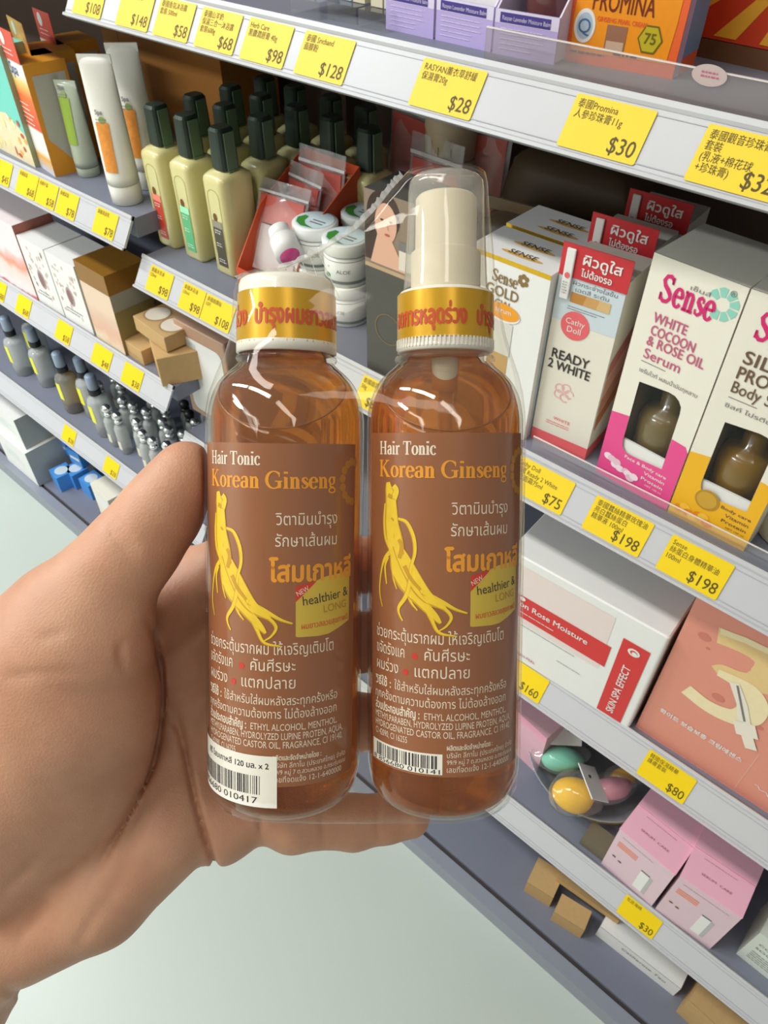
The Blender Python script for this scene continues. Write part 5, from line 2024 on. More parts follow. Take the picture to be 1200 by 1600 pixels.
def label_art(b, sticker, sb=None):
    """the brown label: x = arc length from the front, y = height above the pack origin"""
    N = 40
    a0, a1, top, bot = D2(-67), D2(64), .0022, -.0858
    xs = np.linspace(a0, a1, N + 1)
    b.flat([(x, y) for x in xs for y in (bot, top)], [(2 * i, 2 * i + 2, 2 * i + 3, 2 * i + 1) for i in range(N)], M_LAB, 0, True)
    W = M_LW
    b.serif('Hair Tonic', D2(-55), -.0032, W, D2(45), .0033, B=.19, T=.07)
    b.serif('Korean Ginseng', D2(-55.5), -.0089, M_LO, D2(98.5), .0042, B=.19, T=.07)
    th = lambda s, t, h, w, hh, m=W, bold=0.0: b.text(s, D2(t), h, m, w=D2(w), h=hh * (1.4 if max(s) > 'z' else 1.08), bold=bold, res=2)
    th('วิตามินบำรุง', .4, -.0180, 44, .0021)
    th('รักษาเส้นผม', .2, -.0234, 44, .0021)
    th('โสมเกาหลี', -3.6, -.0322, 62, .0036, M_LO, .03)
    th('ช่วยกระตุ้นรากผม ให้เจริญเติบโต', -58.8, -.0510, 101, .0021)
    th('ขจัดรังแค', -58.8, -.0553, 27, .0021)
    th('คันศีรษะ', -17, -.0553, 31, .0021)
    th('ผมร่วง', -58.8, -.0598, 22, .0021)
    th('แตกปลาย', -24, -.0598, 38, .0021)
    b.disc(D2(-24), -.0545, .0008, .0008, M_BRED, 2)
    b.disc(D2(-31), -.0590, .0008, .0008, M_BRED, 2)
    th('วิธีใช้ :', -60.5, -.0641, 17, .0016, W, .02)
    th('ใช้สำหรับใส่ผมหลังสระทุกครั้งหรือ', -40, -.0641, 86, .0016)
    th('ทุกครั้งตามความต้องการ ไม่ต้องล้างออก', -60.5, -.0676, 106, .0016)
    th('ส่วนประกอบสำคัญ :', -60.5, -.0708, 40, .0016, W, .02)
    th('ETHYL ALCOHOL, MENTHOL,', -17, -.0708, 63, .00165)
    th('METHYLPARABEN, HYDROLYZED LUPINE PROTEIN, AQUA,', -60.5, -.0732, 112, .00165)
    th('HYDROGENATED CASTOR OIL, FRAGRANCE, CI 19140,', -60.5, -.0755, 112, .00165)
    th('CI 42090, CI 16255', -60.5, -.0778, 31, .00155)
    th('ผลิตและจัดจำหน่ายโดย :', -1.2, -.0786, 34, .00095, W, .02)
    th('บริษัท ลีกาโน (ประเทศไทย) จำกัด', -1.2, -.0806, 56, .00095)
    th('99/9 หมู่ 7 ต.สวนหลวง อ.กระทุ่มแบน', -1.2, -.0824, 56, .00085)
    th('เลขที่จดแจ้ง 12-1-6400000', -1.2, -.0845, 52, .00105)
    # barcode panel
    r = random.Random(12)

    def bars(x0, x1, y0, y1, l, tgt):
        x = x0
        while x < x1:
            ww = r.choice([.00016, .00016, .0003, .00045])
            if x + ww < x1:
                tgt.rect(x, y0, x + ww, y1, M_BARK, l)
            x += ww + r.choice([.00018, .0002, .00032, .0005])
    b.flat([(x, y) for x in np.linspace(D2(-64.5), D2(-4.3), 16) for y in (-.0852, -.0797)], [(2 * i, 2 * i + 2, 2 * i + 3, 2 * i + 1) for i in range(15)], M_BARW, 1)
    bars(D2(-59), D2(-8), -.0837, -.0802, 2, b)
    b.text('8 856680 010141', D2(-63), -.0850, M_BARK, w=D2(57), h=.0012, l=2)
    # ginseng root

    def S(pts, m, l=1):
        p = np.array([(D2(t), -.0103 + (h + .0103) * .89, w) for t, h, w in pts])
        k_ = len(p)
        t_ = np.linspace(0, k_ - 1, (k_ - 1) * 7 + 1)
        e_ = np.vstack([2 * p[0] - p[1], p, 2 * p[-1] - p[-2]])
        i_ = np.minimum(t_.astype(int), k_ - 2)
        f_ = (t_ - i_)[:, None]
        a, c, d, g = e_[i_], e_[i_ + 1], e_[i_ + 2], e_[i_ + 3]
        r_ = .5 * (2 * c + (d - a) * f_ + (2 * a - 5 * c + 4 * d - g) * f_ ** 2 + (3 * c - a - 3 * d + g) * f_ ** 3)
        r_[:, 2] = np.maximum(r_[:, 2], .00015)
        if m is M_LY:
            b.ribbon([(x[0] - .00012, x[1] - .00012, x[2] * 1.22) for x in r_], M_LYD, l - .15)
        b.ribbon([tuple(x) for x in r_], m, l)
    S([(-46, -.0103, .0012), (-45, -.0125, .0022), (-43.5, -.0152, .0030), (-43, -.018, .0034), (-42.6, -.022, .0040), (-41, -.0255, .0046), (-39, -.0285, .0044), (-38, -.031, .0036)], M_LY, 3)
    S([(-41, -.0112, .0014), (-38.5, -.0126, .0015), (-41, -.0150, .0018)], M_LY, 3.2)
    S([(-46, -.0140, .0012), (-42, -.0147, .0010)], M_LYD, 3.4)
    S([(-39, -.028, .0020), (-34, -.031, .0030), (-28, -.0350, .0034), (-22, -.0390, .0034), (-16, -.0420, .0028), (-9, -.0440, .0018), (-3, -.0455, .0008)], M_LY, 3.1)
    S([(-41, -.0305, .0020), (-38, -.0350, .0032), (-32, -.0385, .0036), (-25, -.0415, .0030), (-18, -.0445, .0022), (-10, -.0478, .0016), (-6, -.0498, .0006)], M_LY, 3)
    S([(-36.5, -.0265, .0010), (-34, -.0285, .0013), (-36, -.0320, .0011)], M_LYD, 3.5)
    S([(-43, -.0205, .0005), (-41, -.0212, .0006)], M_LYD, 3.6)
    S([(-37, -.0205, .0005), (-30, -.0215, .0008), (-25, -.0255, .0009), (-24, -.0300, .0008), (-27, -.0345, .0007), (-28, -.0390, .0009), (-31, -.0430, .0010), (-36, -.0460, .0008), (-36, -.0480, .0005), (-33, -.0500, .0003)], M_LY, 3.3)
    S([(-49, -.0165, .0004), (-50, -.0215, .0006), (-48.5, -.0265, .0007), (-43, -.0300, .0009)], M_LY, 2.8)
    S([(-43, -.0300, .0012), (-50, -.0330, .0008), (-54, -.0380, .0005), (-55, -.0430, .0004), (-52, -.0470, .0002)], M_LY, 2.7)
    S([(-46, -.0320, .0007), (-49, -.0350, .0006), (-47.5, -.0400, .0003)], M_LY, 2.6)
    S([(-42, -.0345, .0006), (-41, -.0380, .0004), (-38, -.0410, .0002)], M_LY, 2.6)
    S([(-30, -.0400, .0012), (-27, -.0440, .0006), (-22, -.0465, .0002)], M_LY, 2.6)
    S([(-18, -.0410, .0012), (-6, -.0435, .0010), (4, -.0458, .0006), (12, -.0470, .0003)], M_LY, 2.7)
    S([(-14, -.0440, .0012), (-4, -.0455, .0008), (1, -.0480, .0007), (-2, -.0505, .0005), (-7, -.0520, .0003)], M_LY, 2.7)
    S([(-17, -.0450, .0008), (-12, -.0490, .0008), (-7, -.0525, .0006), (4, -.0535, .0003)], M_LY, 2.9)
    S([(-32, -.0340, .0012), (-27, -.0375, .0010), (-20, -.0405, .0008)], M_LYD, 3.7)
    # flag badge
    q = lambda pts: [(D2(t), h) for t, h in pts]
    tb = np.linspace(14, 57.6, 24)
    ht = np.interp(tb, [14, 22, 29, 36, 44, 52, 57.6], [-.0335, -.0333, -.0322, -.0314, -.0312, -.0310, -.0306])
    hb_ = np.interp(tb, [14, 15.5, 22, 30, 38, 45, 52, 57.6], [-.0464, -.0466, -.0466, -.0467, -.0465, -.0456, -.0447, -.0440])
    b.flat([p for t_, a_, c_ in zip(tb, hb_, ht) for p in ((D2(t_), a_), (D2(t_), c_))], [(2 * i, 2 * i + 2, 2 * i + 3, 2 * i + 1) for i in range(23)], M_BADGE, 1)
    tb = np.linspace(14, 28, 10)
    ht = np.interp(tb, [14, 28], [-.0335, -.0324])
    hb_ = np.interp(tb, [14, 28], [-.0375, -.0326])
    b.flat([p for t_, a_, c_ in zip(tb, hb_, ht) for p in ((D2(t_), a_), (D2(t_), c_))], [(2 * i, 2 * i + 2, 2 * i + 3, 2 * i + 1) for i in range(9)], M_BRED, 2)
    b.text('NEW', D2(15.5), -.0361, M_LW, w=D2(9), h=.0013, rot=.48, l=3)
    b.text('healthier &', D2(19), -.0385, M_DKINK, w=D2(37), h=.0024, rot=.10, l=3)
    b.text('LONG', D2(34), -.0408, mat('badge_bronze', (186, 138, 50), .4), w=D2(20), h=.0020, rot=.08, l=3)
    b.text('ผมยาวสลวยสุขภาพดี', D2(18), -.0446, M_BRED, w=D2(38), h=.0015, rot=.07, l=3)
    # rosette cut by the right edge
    for k in range(9):
        a = math.radians(70 + 25 * k)
        b.disc(D2(60) + .0040 * math.cos(a), -.0075 + .0052 * math.sin(a), .0011, .0011, mat('rosette_gold', (186, 128, 48), .4), 1 + .05 * k, 10)
    if sticker:
        xs = np.linspace(D2(-86), D2(1.7), 24)
        yt = lambda x: -.0776
        sb.flat([(x, y) for x in xs for y in (-.0914, yt(x))], [(2 * i, 2 * i + 2, 2 * i + 3, 2 * i + 1) for i in range(23)], M_BARW, 4, True)
        sb.text('ซีรี่ โสมเกาหลี 120 มล. x 2', D2(-62), -.0810, M_BARK, w=D2(58), h=.0015, bold=.015, l=5)
        bars(D2(-84), D2(-9), -.0880, -.0830, 5, sb)
        sb.text('8 856680 010417', D2(-80), -.0904, M_BARK, w=D2(68), h=.0017, l=5)


def outer_profile(e=0.0):
    return [(.0001, HB + .0016 + e), (.009, HB + .0013 + e), (.0145, HB + e), (.0172, HB + .0008 + e), (.0196, HB + .0035 + e * .6), (.0209 - e * .3, HB + .0080), (RB - e, HB + .0135), (RB - e, .0042), (.0209 - e, .0085), (.0200 - e, .0122), (.0184 - e, .0155), (.0162 - e, .0180), (.0142 - e, .0196), (.0132 - e, .0206), (.0126 - e, .0212)]


def smooth_prof(p, k=2):
    for _ in range(k):
        q = [p[0]]
        for a, c in zip(p[:-1], p[1:]):
            q += [(.75 * a[0] + .25 * c[0], .75 * a[1] + .25 * c[1]), (.25 * a[0] + .75 * c[0], .25 * a[1] + .75 * c[1])]
        p = q + [p[-1]]
    return p


def tonic_bottle(off, lean, spin, label, spray):
    t = empty('tonic_bottle', label, 'bottle')
    t.matrix_world = pack_matrix(off, lean, spin) @ Matrix.Translation((0, 0, HB))
    lift = lambda b: b  # meshes are written about the pack origin and moved down to the base
    T = Matrix.Translation((0, 0, -HB))

    def P(b, nm, lab=None, fix=False):
        o = b.build(nm, t, fix=fix)
        o.data.transform(T)
        if lab:
            o['label'] = lab
        return o
    # glass: outer wall up to the neck finish and inner wall back down
    b = MB()
    neck = [(.0134, .0214), (.0137, .0220), (.0134, .0227), (.0122, .0231), (.0118, .0300)]
    wall = .0011
    outer = smooth_prof(outer_profile()) + neck
    inner = [(.0106, .0300), (.0106, .0215)] + smooth_prof(outer_profile(wall))[::-1]
    b.lathe(outer + inner, M_GLASS, seg=72, cap=False)
    P(b, 'glass_body', 'clear bottle wall', True)
    # tonic: inner volume cut by the true horizontal liquid level
    b = MB()
    e = wall - .00012
    li = smooth_prof(outer_profile(e)) + [(.0107, .0215), (.0107, .0290)]
    b.lathe([(0, li[0][1])] + li[1:] + [(0, .0290)], M_LIQ, seg=72, cap=False)
    o = P(b, 'tonic', 'amber liquid', True)
    import bmesh
    bm = bmesh.new()
    bm.from_mesh(o.data)
    up = t.matrix_world.to_3x3().inverted() @ Vector((0, 0, 1))
    p0 = Matrix.Rotation(-spin, 4, 'Z') @ Vector((0, -.0198, .0036 if not spray else .0030))
    res = bmesh.ops.bisect_plane(bm, geom=bm.verts[:] + bm.edges[:] + bm.faces[:], plane_co=p0 - Vector((0, 0, HB)), plane_no=up, clear_outer=True)
    ed = [g for g in res['geom_cut'] if isinstance(g, bmesh.types.BMEdge)]
    fl = bmesh.ops.holes_fill(bm, edges=ed, sides=0)['faces']
    for f_ in bm.faces:
        f_.smooth = f_ not in fl
    bmesh.ops.recalc_face_normals(bm, faces=bm.faces)
    loop = []
    for f_ in bm.faces:
        if abs(f_.normal.dot(up)) > .999 and f_.calc_area() > 1e-5 and len(f_.verts) > 20:
            loop = [v_.co.copy() for v_ in f_.verts]
    bm.to_mesh(o.data)
    bm.free()
    if loop:
        b = MB()
        lp = loop + loop[:2]
        b.tube([tuple(v_ + Vector((0, 0, HB)) * 1.0) for v_ in lp], .00022, mat('meniscus_amber', (150, 84, 30), .1, coat=.8, noise=0), 6, cap=False)
        rr_ = random.Random(5)
        for q in range(46):
            v_ = lp[rr_.randrange(len(loop))] + Vector((0, 0, HB)) + Vector((rr_.uniform(-.0008, .0008), 0, rr_.uniform(-.0004, .0006)))
            b.blob(tuple(v_), (.00022, .00022, .00022), M_CLEAR, 8, 5)
        P(b, 'meniscus', 'darker rim and tiny bubbles at the liquid level')
    # label
    b = MB()
    dh = 0.0 if spray else -.0026
    b.map = lambda p, l: np.stack([(RB + .00012 + .00004 * l) * np.sin(p[:, 0] / RB), -(RB + .00012 + .00004 * l) * np.cos(p[:, 0] / RB), p[:, 1] + dh], 1)
    sb = MB()
    sb.map = b.map
    label_art(b, not spray, sb)
    P(b, 'paper_label', 'brown printed label')
    if not spray:
        P(sb, 'barcode_sticker', 'white barcode sticker over the lower left of the label')
    # cap
    if spray:
        b = MB()
        b.lathe([(.0122, .0236), (.0129, .0238), (.0130, .0252), (.0127, .0256), (.0127, .0388), (.0122, .0396), (.0109, .0400), (.0080, .0402)], M_CAPW, seg=64)
        for i in range(72):
            a = 2 * math.pi * i / 72
            b.M = Matrix.Rotation(a, 4, 'Z')
            b.box(-.00022, .00022, -.01318, -.01268, .0246, .0270, M_CAPW)
        b.M = None
        P(b, 'spray_collar', 'white ribbed collar')
        b = MB()
        b.lathe([(.0093, .0403), (.0093, .0500), (.0086, .0506), (.0082, .0508), (.0081, .0640), (.0074, .0648), (0, .0650)], M_PUMP, seg=48, cap=False)
        b.lathe([(.0014, 0), (.0014, .0008)], M_GREY, seg=16)
        P(b, 'spray_pump', 'ivory pump head')
        b = MB()
        b.lathe([(.0113, .0404), (.0110, .0440), (.0104, .0560), (.0101, .0660), (.0098, .0682), (.0090, .0692), (0, .0694)], M_OVER, seg=64, cap=False)
        P(b, 'over_cap', 'clear over cap')
        b = MB()
        b.tube([(0, 0, .0225), (0, 0, .0120)], [.0036, .0034], M_PUMP, 20)
        b.tube([(0, 0, .0119), (.0005, 0, -.03), (.0012, 0, -.07), (.0015, .001, HB + .004)], .0019, M_DIP, 14)
        P(b, 'dip_tube', 'translucent dip tube')
        bz0, bz1, br = .0268, .0388, .01285
    else:
        b = MB()
        b.lathe([(.0128, .0234), (.0135, .0236), (.0135, .0262), (.0132, .0268), (.0128, .0412), (.0124, .0424), (.0116, .0430), (0, .0432)], M_CAPW, seg=64, cap=False)
        P(b, 'screw_cap', 'white screw cap')
        bz0, bz1, br = .0256, .0388, .0134
    b = MB()
    n = 48
    tp = -.00035 if not spray else 0
    rad = lambda z: br + (z - bz0) / (bz1 - bz0) * tp
    b.map = lambda p, l: np.stack([(rad(p[:, 1]) + .0001 + .00006 * l) * np.sin(p[:, 0] / br), -(rad(p[:, 1]) + .0001 + .00006 * l) * np.cos(p[:, 0] / br), p[:, 1]], 1)
    xs = np.linspace(-math.pi * br, math.pi * br, n + 1)
    b.flat([(x, z) for x in xs for z in (bz0, bz1)], [(2 * i, 2 * i + 2, 2 * i + 3, 2 * i + 1) for i in range(n)], M_BANDG, 0, True)
    zt = .0300
    if spray:
        b.text('ลดการหลุดร่วง', -.0180, zt, M_BANDR, w=.0225, h=.0045, bold=.032)
        b.text('บำรุงผมยาว', .0078, zt, M_BANDR, w=.019, h=.0045, bold=.032)
    else:
        b.text('หลุดร่วง', -.0250, zt, M_BANDR, w=.0150, h=.0045, bold=.032)
        b.text('บำรุงผมยาวสลวย', -.0068, zt, M_BANDR, w=.0280, h=.0045, bold=.032)
    P(b, 'gold_band', 'gold paper band with red Thai lettering')
    return t


tonic_bottle(-.02165, math.radians(.9), 0, 'amber hair tonic bottle with white screw cap, left of the wrapped pair', False)
tonic_bottle(.02165, 0, 0, 'amber hair tonic bottle with clear capped spray pump, right of the wrapped pair', True)

# shrink film round both bottles
M_WRAP = film('shrink_film', (255, 254, 250), haze=.006, gloss=.5, rough=.04, bump=.22, scale=55)
M_SEAM = film('film_seam', (250, 248, 240), haze=.5, gloss=1.0, rough=.15, bump=.8, scale=300)
t = empty('shrink_wrap', 'clear shrink film wrapped tightly around both amber bottles', 'plastic wrap')
t.matrix_world = pack_matrix(0)
G = .0007
secs = []   # z, left centre x, left radius, right centre x, right radius
L0, R0_ = -.02165, .02165


def sec(z, rl, rr, lx=None):
    secs.append((z, L0 + .0157 * z if lx is None else lx, rl + G, R0_, rr + G))


sec(HB - .0012, .010, .010)
sec(HB - .0008, .0150, .0150)
sec(HB + .0015, .0190, .0190)
sec(HB + .0050, .0206, .0206)
sec(HB + .0105, .0212, .0212)
for z in np.linspace(HB + .016, .002, 10):
    sec(float(z), RB, RB)
sec(.008, .0210, .0210)
sec(.013, .0201, .0203)
sec(.018, .0182, .0190)
sec(.023, .0160, .0172)
sec(.028, .0144, .0156)
sec(.034, .0138, .0142)
sec(.040, .0134, .0134)
sec(.0434, .0126, .0128)
sec(.0450, .0080, .0124, -.0150)
sec(.050, .0050, .0120, -.0070)
sec(.056, .0040, .0114, .0020)
sec(.062, .0050, .0108, .0090)
sec(.067, .0070, .0104, .0150)
sec(.0700, .0080, .0098, .0190)
sec(.0706, .0060, .0070, .0215)
b = MB()
NS = 24
verts = []
for z, lx, rl, rx, rr in secs:
    ring = []
    for i in range(NS):
        a = math.pi / 2 + math.pi * i / (NS - 1)
        ring.append((lx + rl * math.cos(a), rl * math.sin(a), z))
    for i in range(NS):
        a = -math.pi / 2 + math.pi * i / (NS - 1)
        ring.append((rx + rr * math.cos(a), rr * math.sin(a), z))
    verts += ring
k = 2 * NS
faces = [(j * k + i, j * k + (i + 1) % k, (j + 1) * k + (i + 1) % k, (j + 1) * k + i) for j in range(len(secs) - 1) for i in range(k)]
faces += [tuple(range(k))[::-1], tuple(range((len(secs) - 1) * k, len(secs) * k))]
b.add(verts, faces, M_WRAP, True)
part(b, 'film', t)
# crimped seam along the sloping top edge
b = MB()
r = random.Random(4)
path = []
for z, lx, rl in [(s_[0], s_[1], s_[2]) for s_ in secs if .0432 <= s_[0] <= .0701]:
    path.append((lx - rl, 0, z))
path = np.array(path)
tt = np.linspace(0, len(path) - 1, 60)
pp = np.stack([np.interp(tt, range(len(path)), path[:, j]) for j in range(3)], 1)
for _ in range(4):
    pp[1:-1] = (pp[:-2] + 2 * pp[1:-1] + pp[2:]) / 4
nv = []
for i, p in enumerate(pp):
    jig = .0009 * math.sin(i * 1.9) + r.uniform(-.0003, .0003)
    nv += [(p[0], p[1] + jig * .4, p[2]), (p[0] - .0008 - abs(jig) * .5, p[1] + jig, p[2] + .0008 + abs(jig) * .5)]
b.add(nv, [(2 * i, 2 * i + 2, 2 * i + 3, 2 * i + 1) for i in range(len(pp) - 1)], M_SEAM, True)
for i in range(9):   # pleats fanning from the seam between the caps
    a = pp[4 + i * 2]
    e_ = (a[0] + .004 + .002 * r.random(), a[1] - .006, a[2] - .010 - .003 * r.random())
    b.tube([tuple(a), tuple((np.array(a) + np.array(e_)) / 2 + np.array([0, -.001, 0])), e_], [.00012, .00010, .00004], M_SEAM, 5)
part(b, 'crimped_seam', t, 'crimped seam running from cap to cap')
# ------------------------------------------------------------------ the hand (left hand, palm to the viewer) as one smooth skin
def cam_pt(u, v, d):
    """hand space in millimetres: right, up, away from the viewer"""
    return np.array([(u - 600) * d / F_PX, (800 - v) * d / F_PX, d])


VOX = 0.95
_lo = np.array([-212., -212., 165.])
_hi = np.array([50., 30., 292.])
_n = np.ceil((_hi - _lo) / VOX).astype(int)
gx, gy, gz = (np.arange(_n[i], dtype=np.float32) * VOX + _lo[i] for i in range(3))
GX, GY, GZ = np.meshgrid(gx, gy, gz, indexing='ij')


def cone_sdf(a, b_, ra, rb, X=None, Y=None, Z=None):
    X, Y, Z = (GX, GY, GZ) if X is None else (X, Y, Z)
    ba = b_ - a
    l2 = float(ba @ ba) or 1e-6
    px, py, pz = X - a[0], Y - a[1], Z - a[2]
    h = np.clip((px * ba[0] + py * ba[1] + pz * ba[2]) / l2, 0, 1)
    return np.sqrt((px - h * ba[0]) ** 2 + (py - h * ba[1]) ** 2 + (pz - h * ba[2]) ** 2) - (ra + (rb - ra) * h)


def ell_sdf(c, r):
    k = np.sqrt(((GX - c[0]) / r[0]) ** 2 + ((GY - c[1]) / r[1]) ** 2 + ((GZ - c[2]) / r[2]) ** 2)
    return (k - 1) * min(r)


def smin(a, b_, k):
    h = np.clip(.5 + .5 * (b_ - a) / k, 0, 1)
    return b_ * (1 - h) + a * h - k * h * (1 - h)


def chain(pts):
    d = None
    for (a, ra), (c, rc) in zip(pts[:-1], pts[1:]):
        s = cone_sdf(a, c, ra, rc)
        d = s if d is None else smin(d, s, 3.0)
    return d


def J(u, v, d, r):
    return (cam_pt(u, v, d), r)


# palm slab from the metacarpals
palm = chain([J(-60, 1330, 236, 19), J(120, 1120, 240, 17), J(300, 915, 243, 12.5)])
for c in ([J(-60, 1370, 238, 19), J(140, 1190, 243, 16), J(318, 1020, 246, 13)],
          [J(-50, 1410, 238, 18), J(150, 1260, 243, 16), J(318, 1135, 246, 13)],
          [J(-30, 1435, 236, 18), J(140, 1330, 240, 16.5), J(272, 1232, 241, 14.5)]):
    palm = smin(palm, chain(c), 9)
# heel of the hand along the lower edge
palm = smin(palm, chain([J(30, 1460, 230, 15), J(150, 1390, 231, 17), J(250, 1300, 234, 16)]), 8)
# wrist and forearm
arm = chain([J(-620, 2150, 262, 34), J(-120, 1560, 246, 27), J(-30, 1450, 240, 23)])
palm = smin(palm, arm, 12)
# fingers behind the bottles
fingers = [
    [J(300, 915, 243, 12.0), J(345, 898, 237.4, 11.0), J(520, 884, 237.9, 9.6), J(640, 882, 237.4, 8.6), J(722, 886, 236.4, 7.4)],
    [J(318, 1020, 246, 12.5), J(360, 1012, 241.2, 11.3), J(545, 1003, 241.2, 9.9), J(675, 1002, 240.7, 8.8), J(758, 1006, 240.2, 7.6)],
    [J(318, 1135, 246, 12.5), J(360, 1128, 242.4, 11.0), J(540, 1128, 242.9, 9.5), J(665, 1128, 242.4, 8.5), J(745, 1130, 241.4, 7.4)],
    [J(272, 1232, 241, 14.0), J(345, 1285, 241.5, 12.5), J(408, 1264, 244.5, 9.6), J(458, 1283, 245.5, 9.7), J(505, 1281, 245.5, 8.6), J(552, 1285, 245.5, 8.5), J(600, 1279, 245.5, 7.6), J(640, 1277, 245.5, 6.8)],
]
hand = palm
for f_ in fingers:
    hand = smin(hand, chain(f_), 3.2)
# thumb and its fleshy base
thenar = chain([J(-60, 1330, 226, 22), J(40, 1190, 218, 25), J(110, 1090, 213, 24.5), J(128, 1010, 207, 20)])
thenar = smin(thenar, chain([J(150, 1110, 219, 19), J(128, 1210, 224, 20), J(20, 1330, 228, 20)]), 8)
thumb = chain([J(60, 1050, 210, 18.8), J(116, 962, 208, 16.2), J(160, 915, 206, 13.7), J(196, 872, 204.5, 12.3), J(220, 843, 203.5, 11.5), J(251, 801, 203, 10.8), J(277, 764, 203, 9.6), J(291, 736, 203, 8.2)])
thumb = smin(thumb, chain([J(-120, 1080, 222, 20), J(60, 1020, 208, 17)]), 8)
thenar = smin(thenar, thumb, 8)
web = chain([J(225, 985, 228, 9), J(300, 935, 238, 10)])
hand = smin(hand, thenar, 4.0)
hand = smin(hand, web, 5)
# creases, read in the palm's own flat layout
PU = GX / GZ * F_PX + 600
PV = 800 - GY / GZ * F_PX


def crease(pts, amp, wid, zmax=400):
    global hand
    pts = np.array(pts, float)
    t = np.linspace(0, len(pts) - 1, (len(pts) - 1) * 6 + 1)
    q = np.stack([np.interp(t, range(len(pts)), pts[:, j]) for j in range(2)], 1)
    for _ in range(6):
        q[1:-1] = (q[:-2] + 2 * q[1:-1] + q[2:]) / 4
    u0, v0 = q.min(0) - 4 * wid
    u1, v1 = q.max(0) + 4 * wid
    m = (PU > u0) & (PU < u1) & (PV > v0) & (PV < v1) & (np.abs(hand) < 6) & (GZ < zmax)
    U, V = PU[m], PV[m]
    out = np.zeros(U.shape, np.float32)
    k = len(q) - 1
    for i, (a, c) in enumerate(zip(q[:-1], q[1:])):
        e = c - a
        h = np.clip(((U - a[0]) * e[0] + (V - a[1]) * e[1]) / (e @ e + 1e-9), 0, 1)
        d2 = (U - a[0] - h * e[0]) ** 2 + (V - a[1] - h * e[1]) ** 2
        ta, tb = i / k, (i + 1) / k
        env = lambda t: min(1.0, t / .22 + .12, (1 - t) / .35 + .05)
        out = np.maximum(out, np.exp(-d2 / (wid * wid)) * (env(ta) * (1 - h) + env(tb) * h))
    hand[m] += amp * out


crease([(228, 962), (247, 1010), (255, 1075), (251, 1140), (241, 1195), (207, 1262), (166, 1332), (132, 1398)], 2.5, 5.0)
crease([(272, 1105), (284, 1150), (296, 1210), (311, 1275), (325, 1322), (338, 1356), (348, 1395), (354, 1420)], 2.8, 4.5)
crease([(240, 1120), (270, 1125), (283, 1150)], 1.0, 6)
crease([(190, 1005), (186, 1025), (197, 1050)], .9, 6)
crease([(262, 1130), (230, 1260), (190, 1370), (150, 1450)], .6, 12)
crease([(0, 1545), (40, 1552), (80, 1535)], 1.6, 9)
crease([(0, 1400), (70, 1330)], .5, 9)
crease([(20, 1480), (90, 1395)], .6, 10)
crease([(120, 1480), (165, 1400)], .5, 9)
crease([(0, 1060), (70, 1050), (150, 1052)], .5, 9)
crease([(60, 1000), (110, 985)], .4, 8)
crease([(405, 1240), (409, 1310)], 1.6, 6)
crease([(503, 1240), (506, 1330)], 1.3, 6)
crease([(590, 1240), (592, 1325)], 1.0, 6)
crease([(165, 812), (185, 845), (215, 880)], .8, 7)
crease([(176, 800), (196, 835), (224, 870)], .7, 6)


# skin flattens where it presses on the film round the bottles
for sx_, lean_ in ((-21.65, math.radians(.9)), (21.65, 0.0)):
    a_ = AXC * math.cos(lean_) + np.array([math.sin(lean_), 0, 0])
    c_ = np.array([(571 - 600) * 203.5 / F_PX + sx_, 110 * 203.5 / F_PX, 203.5])
    px, py, pz = GX - c_[0], GY - c_[1], GZ - c_[2]
    hz = px * a_[0] + py * a_[1] + pz * a_[2]
    rad = np.sqrt(np.maximum(0, px * px + py * py + pz * pz - hz * hz)) - (RB * 1000 + .95)
    body = np.maximum(rad, np.maximum(-102.5 - hz, hz - 22))
    hand = -smin(-hand, body, 1.2)


def surface_nets(F):
    s = F < 0
    nx, ny, nz = F.shape
    cnt = np.zeros((nx - 1, ny - 1, nz - 1), np.int8)
    for dx in (0, 1):
        for dy in (0, 1):
            for dz in (0, 1):
                cnt += s[dx:nx - 1 + dx, dy:ny - 1 + dy, dz:nz - 1 + dz]
    act = np.argwhere((cnt > 0) & (cnt < 8))
    idx = np.full(cnt.shape, -1, np.int64)
    idx[tuple(act.T)] = np.arange(len(act))
    acc = np.zeros((len(act), 3))
    num = np.zeros(len(act))
    cor = [(0, 0, 0), (1, 0, 0), (0, 1, 0), (1, 1, 0), (0, 0, 1), (1, 0, 1), (0, 1, 1), (1, 1, 1)]
    for i in range(8):
        for j in range(i + 1, 8):
            a, c = np.array(cor[i]), np.array(cor[j])
            if abs(a - c).sum() != 1:
                continue
            fa, fb = F[tuple((act + a).T)], F[tuple((act + c).T)]
            m = (fa < 0) != (fb < 0)
            t = np.where(m, fa / np.where(m, fa - fb, 1), 0)[:, None]
            acc += np.where(m[:, None], a + t * (c - a), 0)
            num += m
    V = act + acc / num[:, None]
    quads = []
    for ax in range(3):
        o = [0, 1, 2]
        o.remove(ax)
        sl0 = [slice(1, -1)] * 3
        sl0[ax] = slice(0, -1)
        sl1 = list(sl0)
        sl1[ax] = slice(1, None)
        A_, B_ = s[tuple(sl0)], s[tuple(sl1)]
        e = np.argwhere(A_ != B_)
        pos = A_[tuple(e.T)]
        off = np.array([1, 1, 1])
        off[ax] = 0
        base = e + off
        u, w = np.zeros(3, int), np.zeros(3, int)
        u[o[0]], w[o[1]] = 1, 1
        q = np.stack([idx[tuple((base - u - w).T)], idx[tuple((base - w).T)], idx[tuple(base.T)], idx[tuple((base - u).T)]], 1)
        flip = pos if ax != 1 else ~pos
        q[~flip] = q[~flip][:, ::-1]
        quads.append(q)
    return V, np.concatenate(quads)


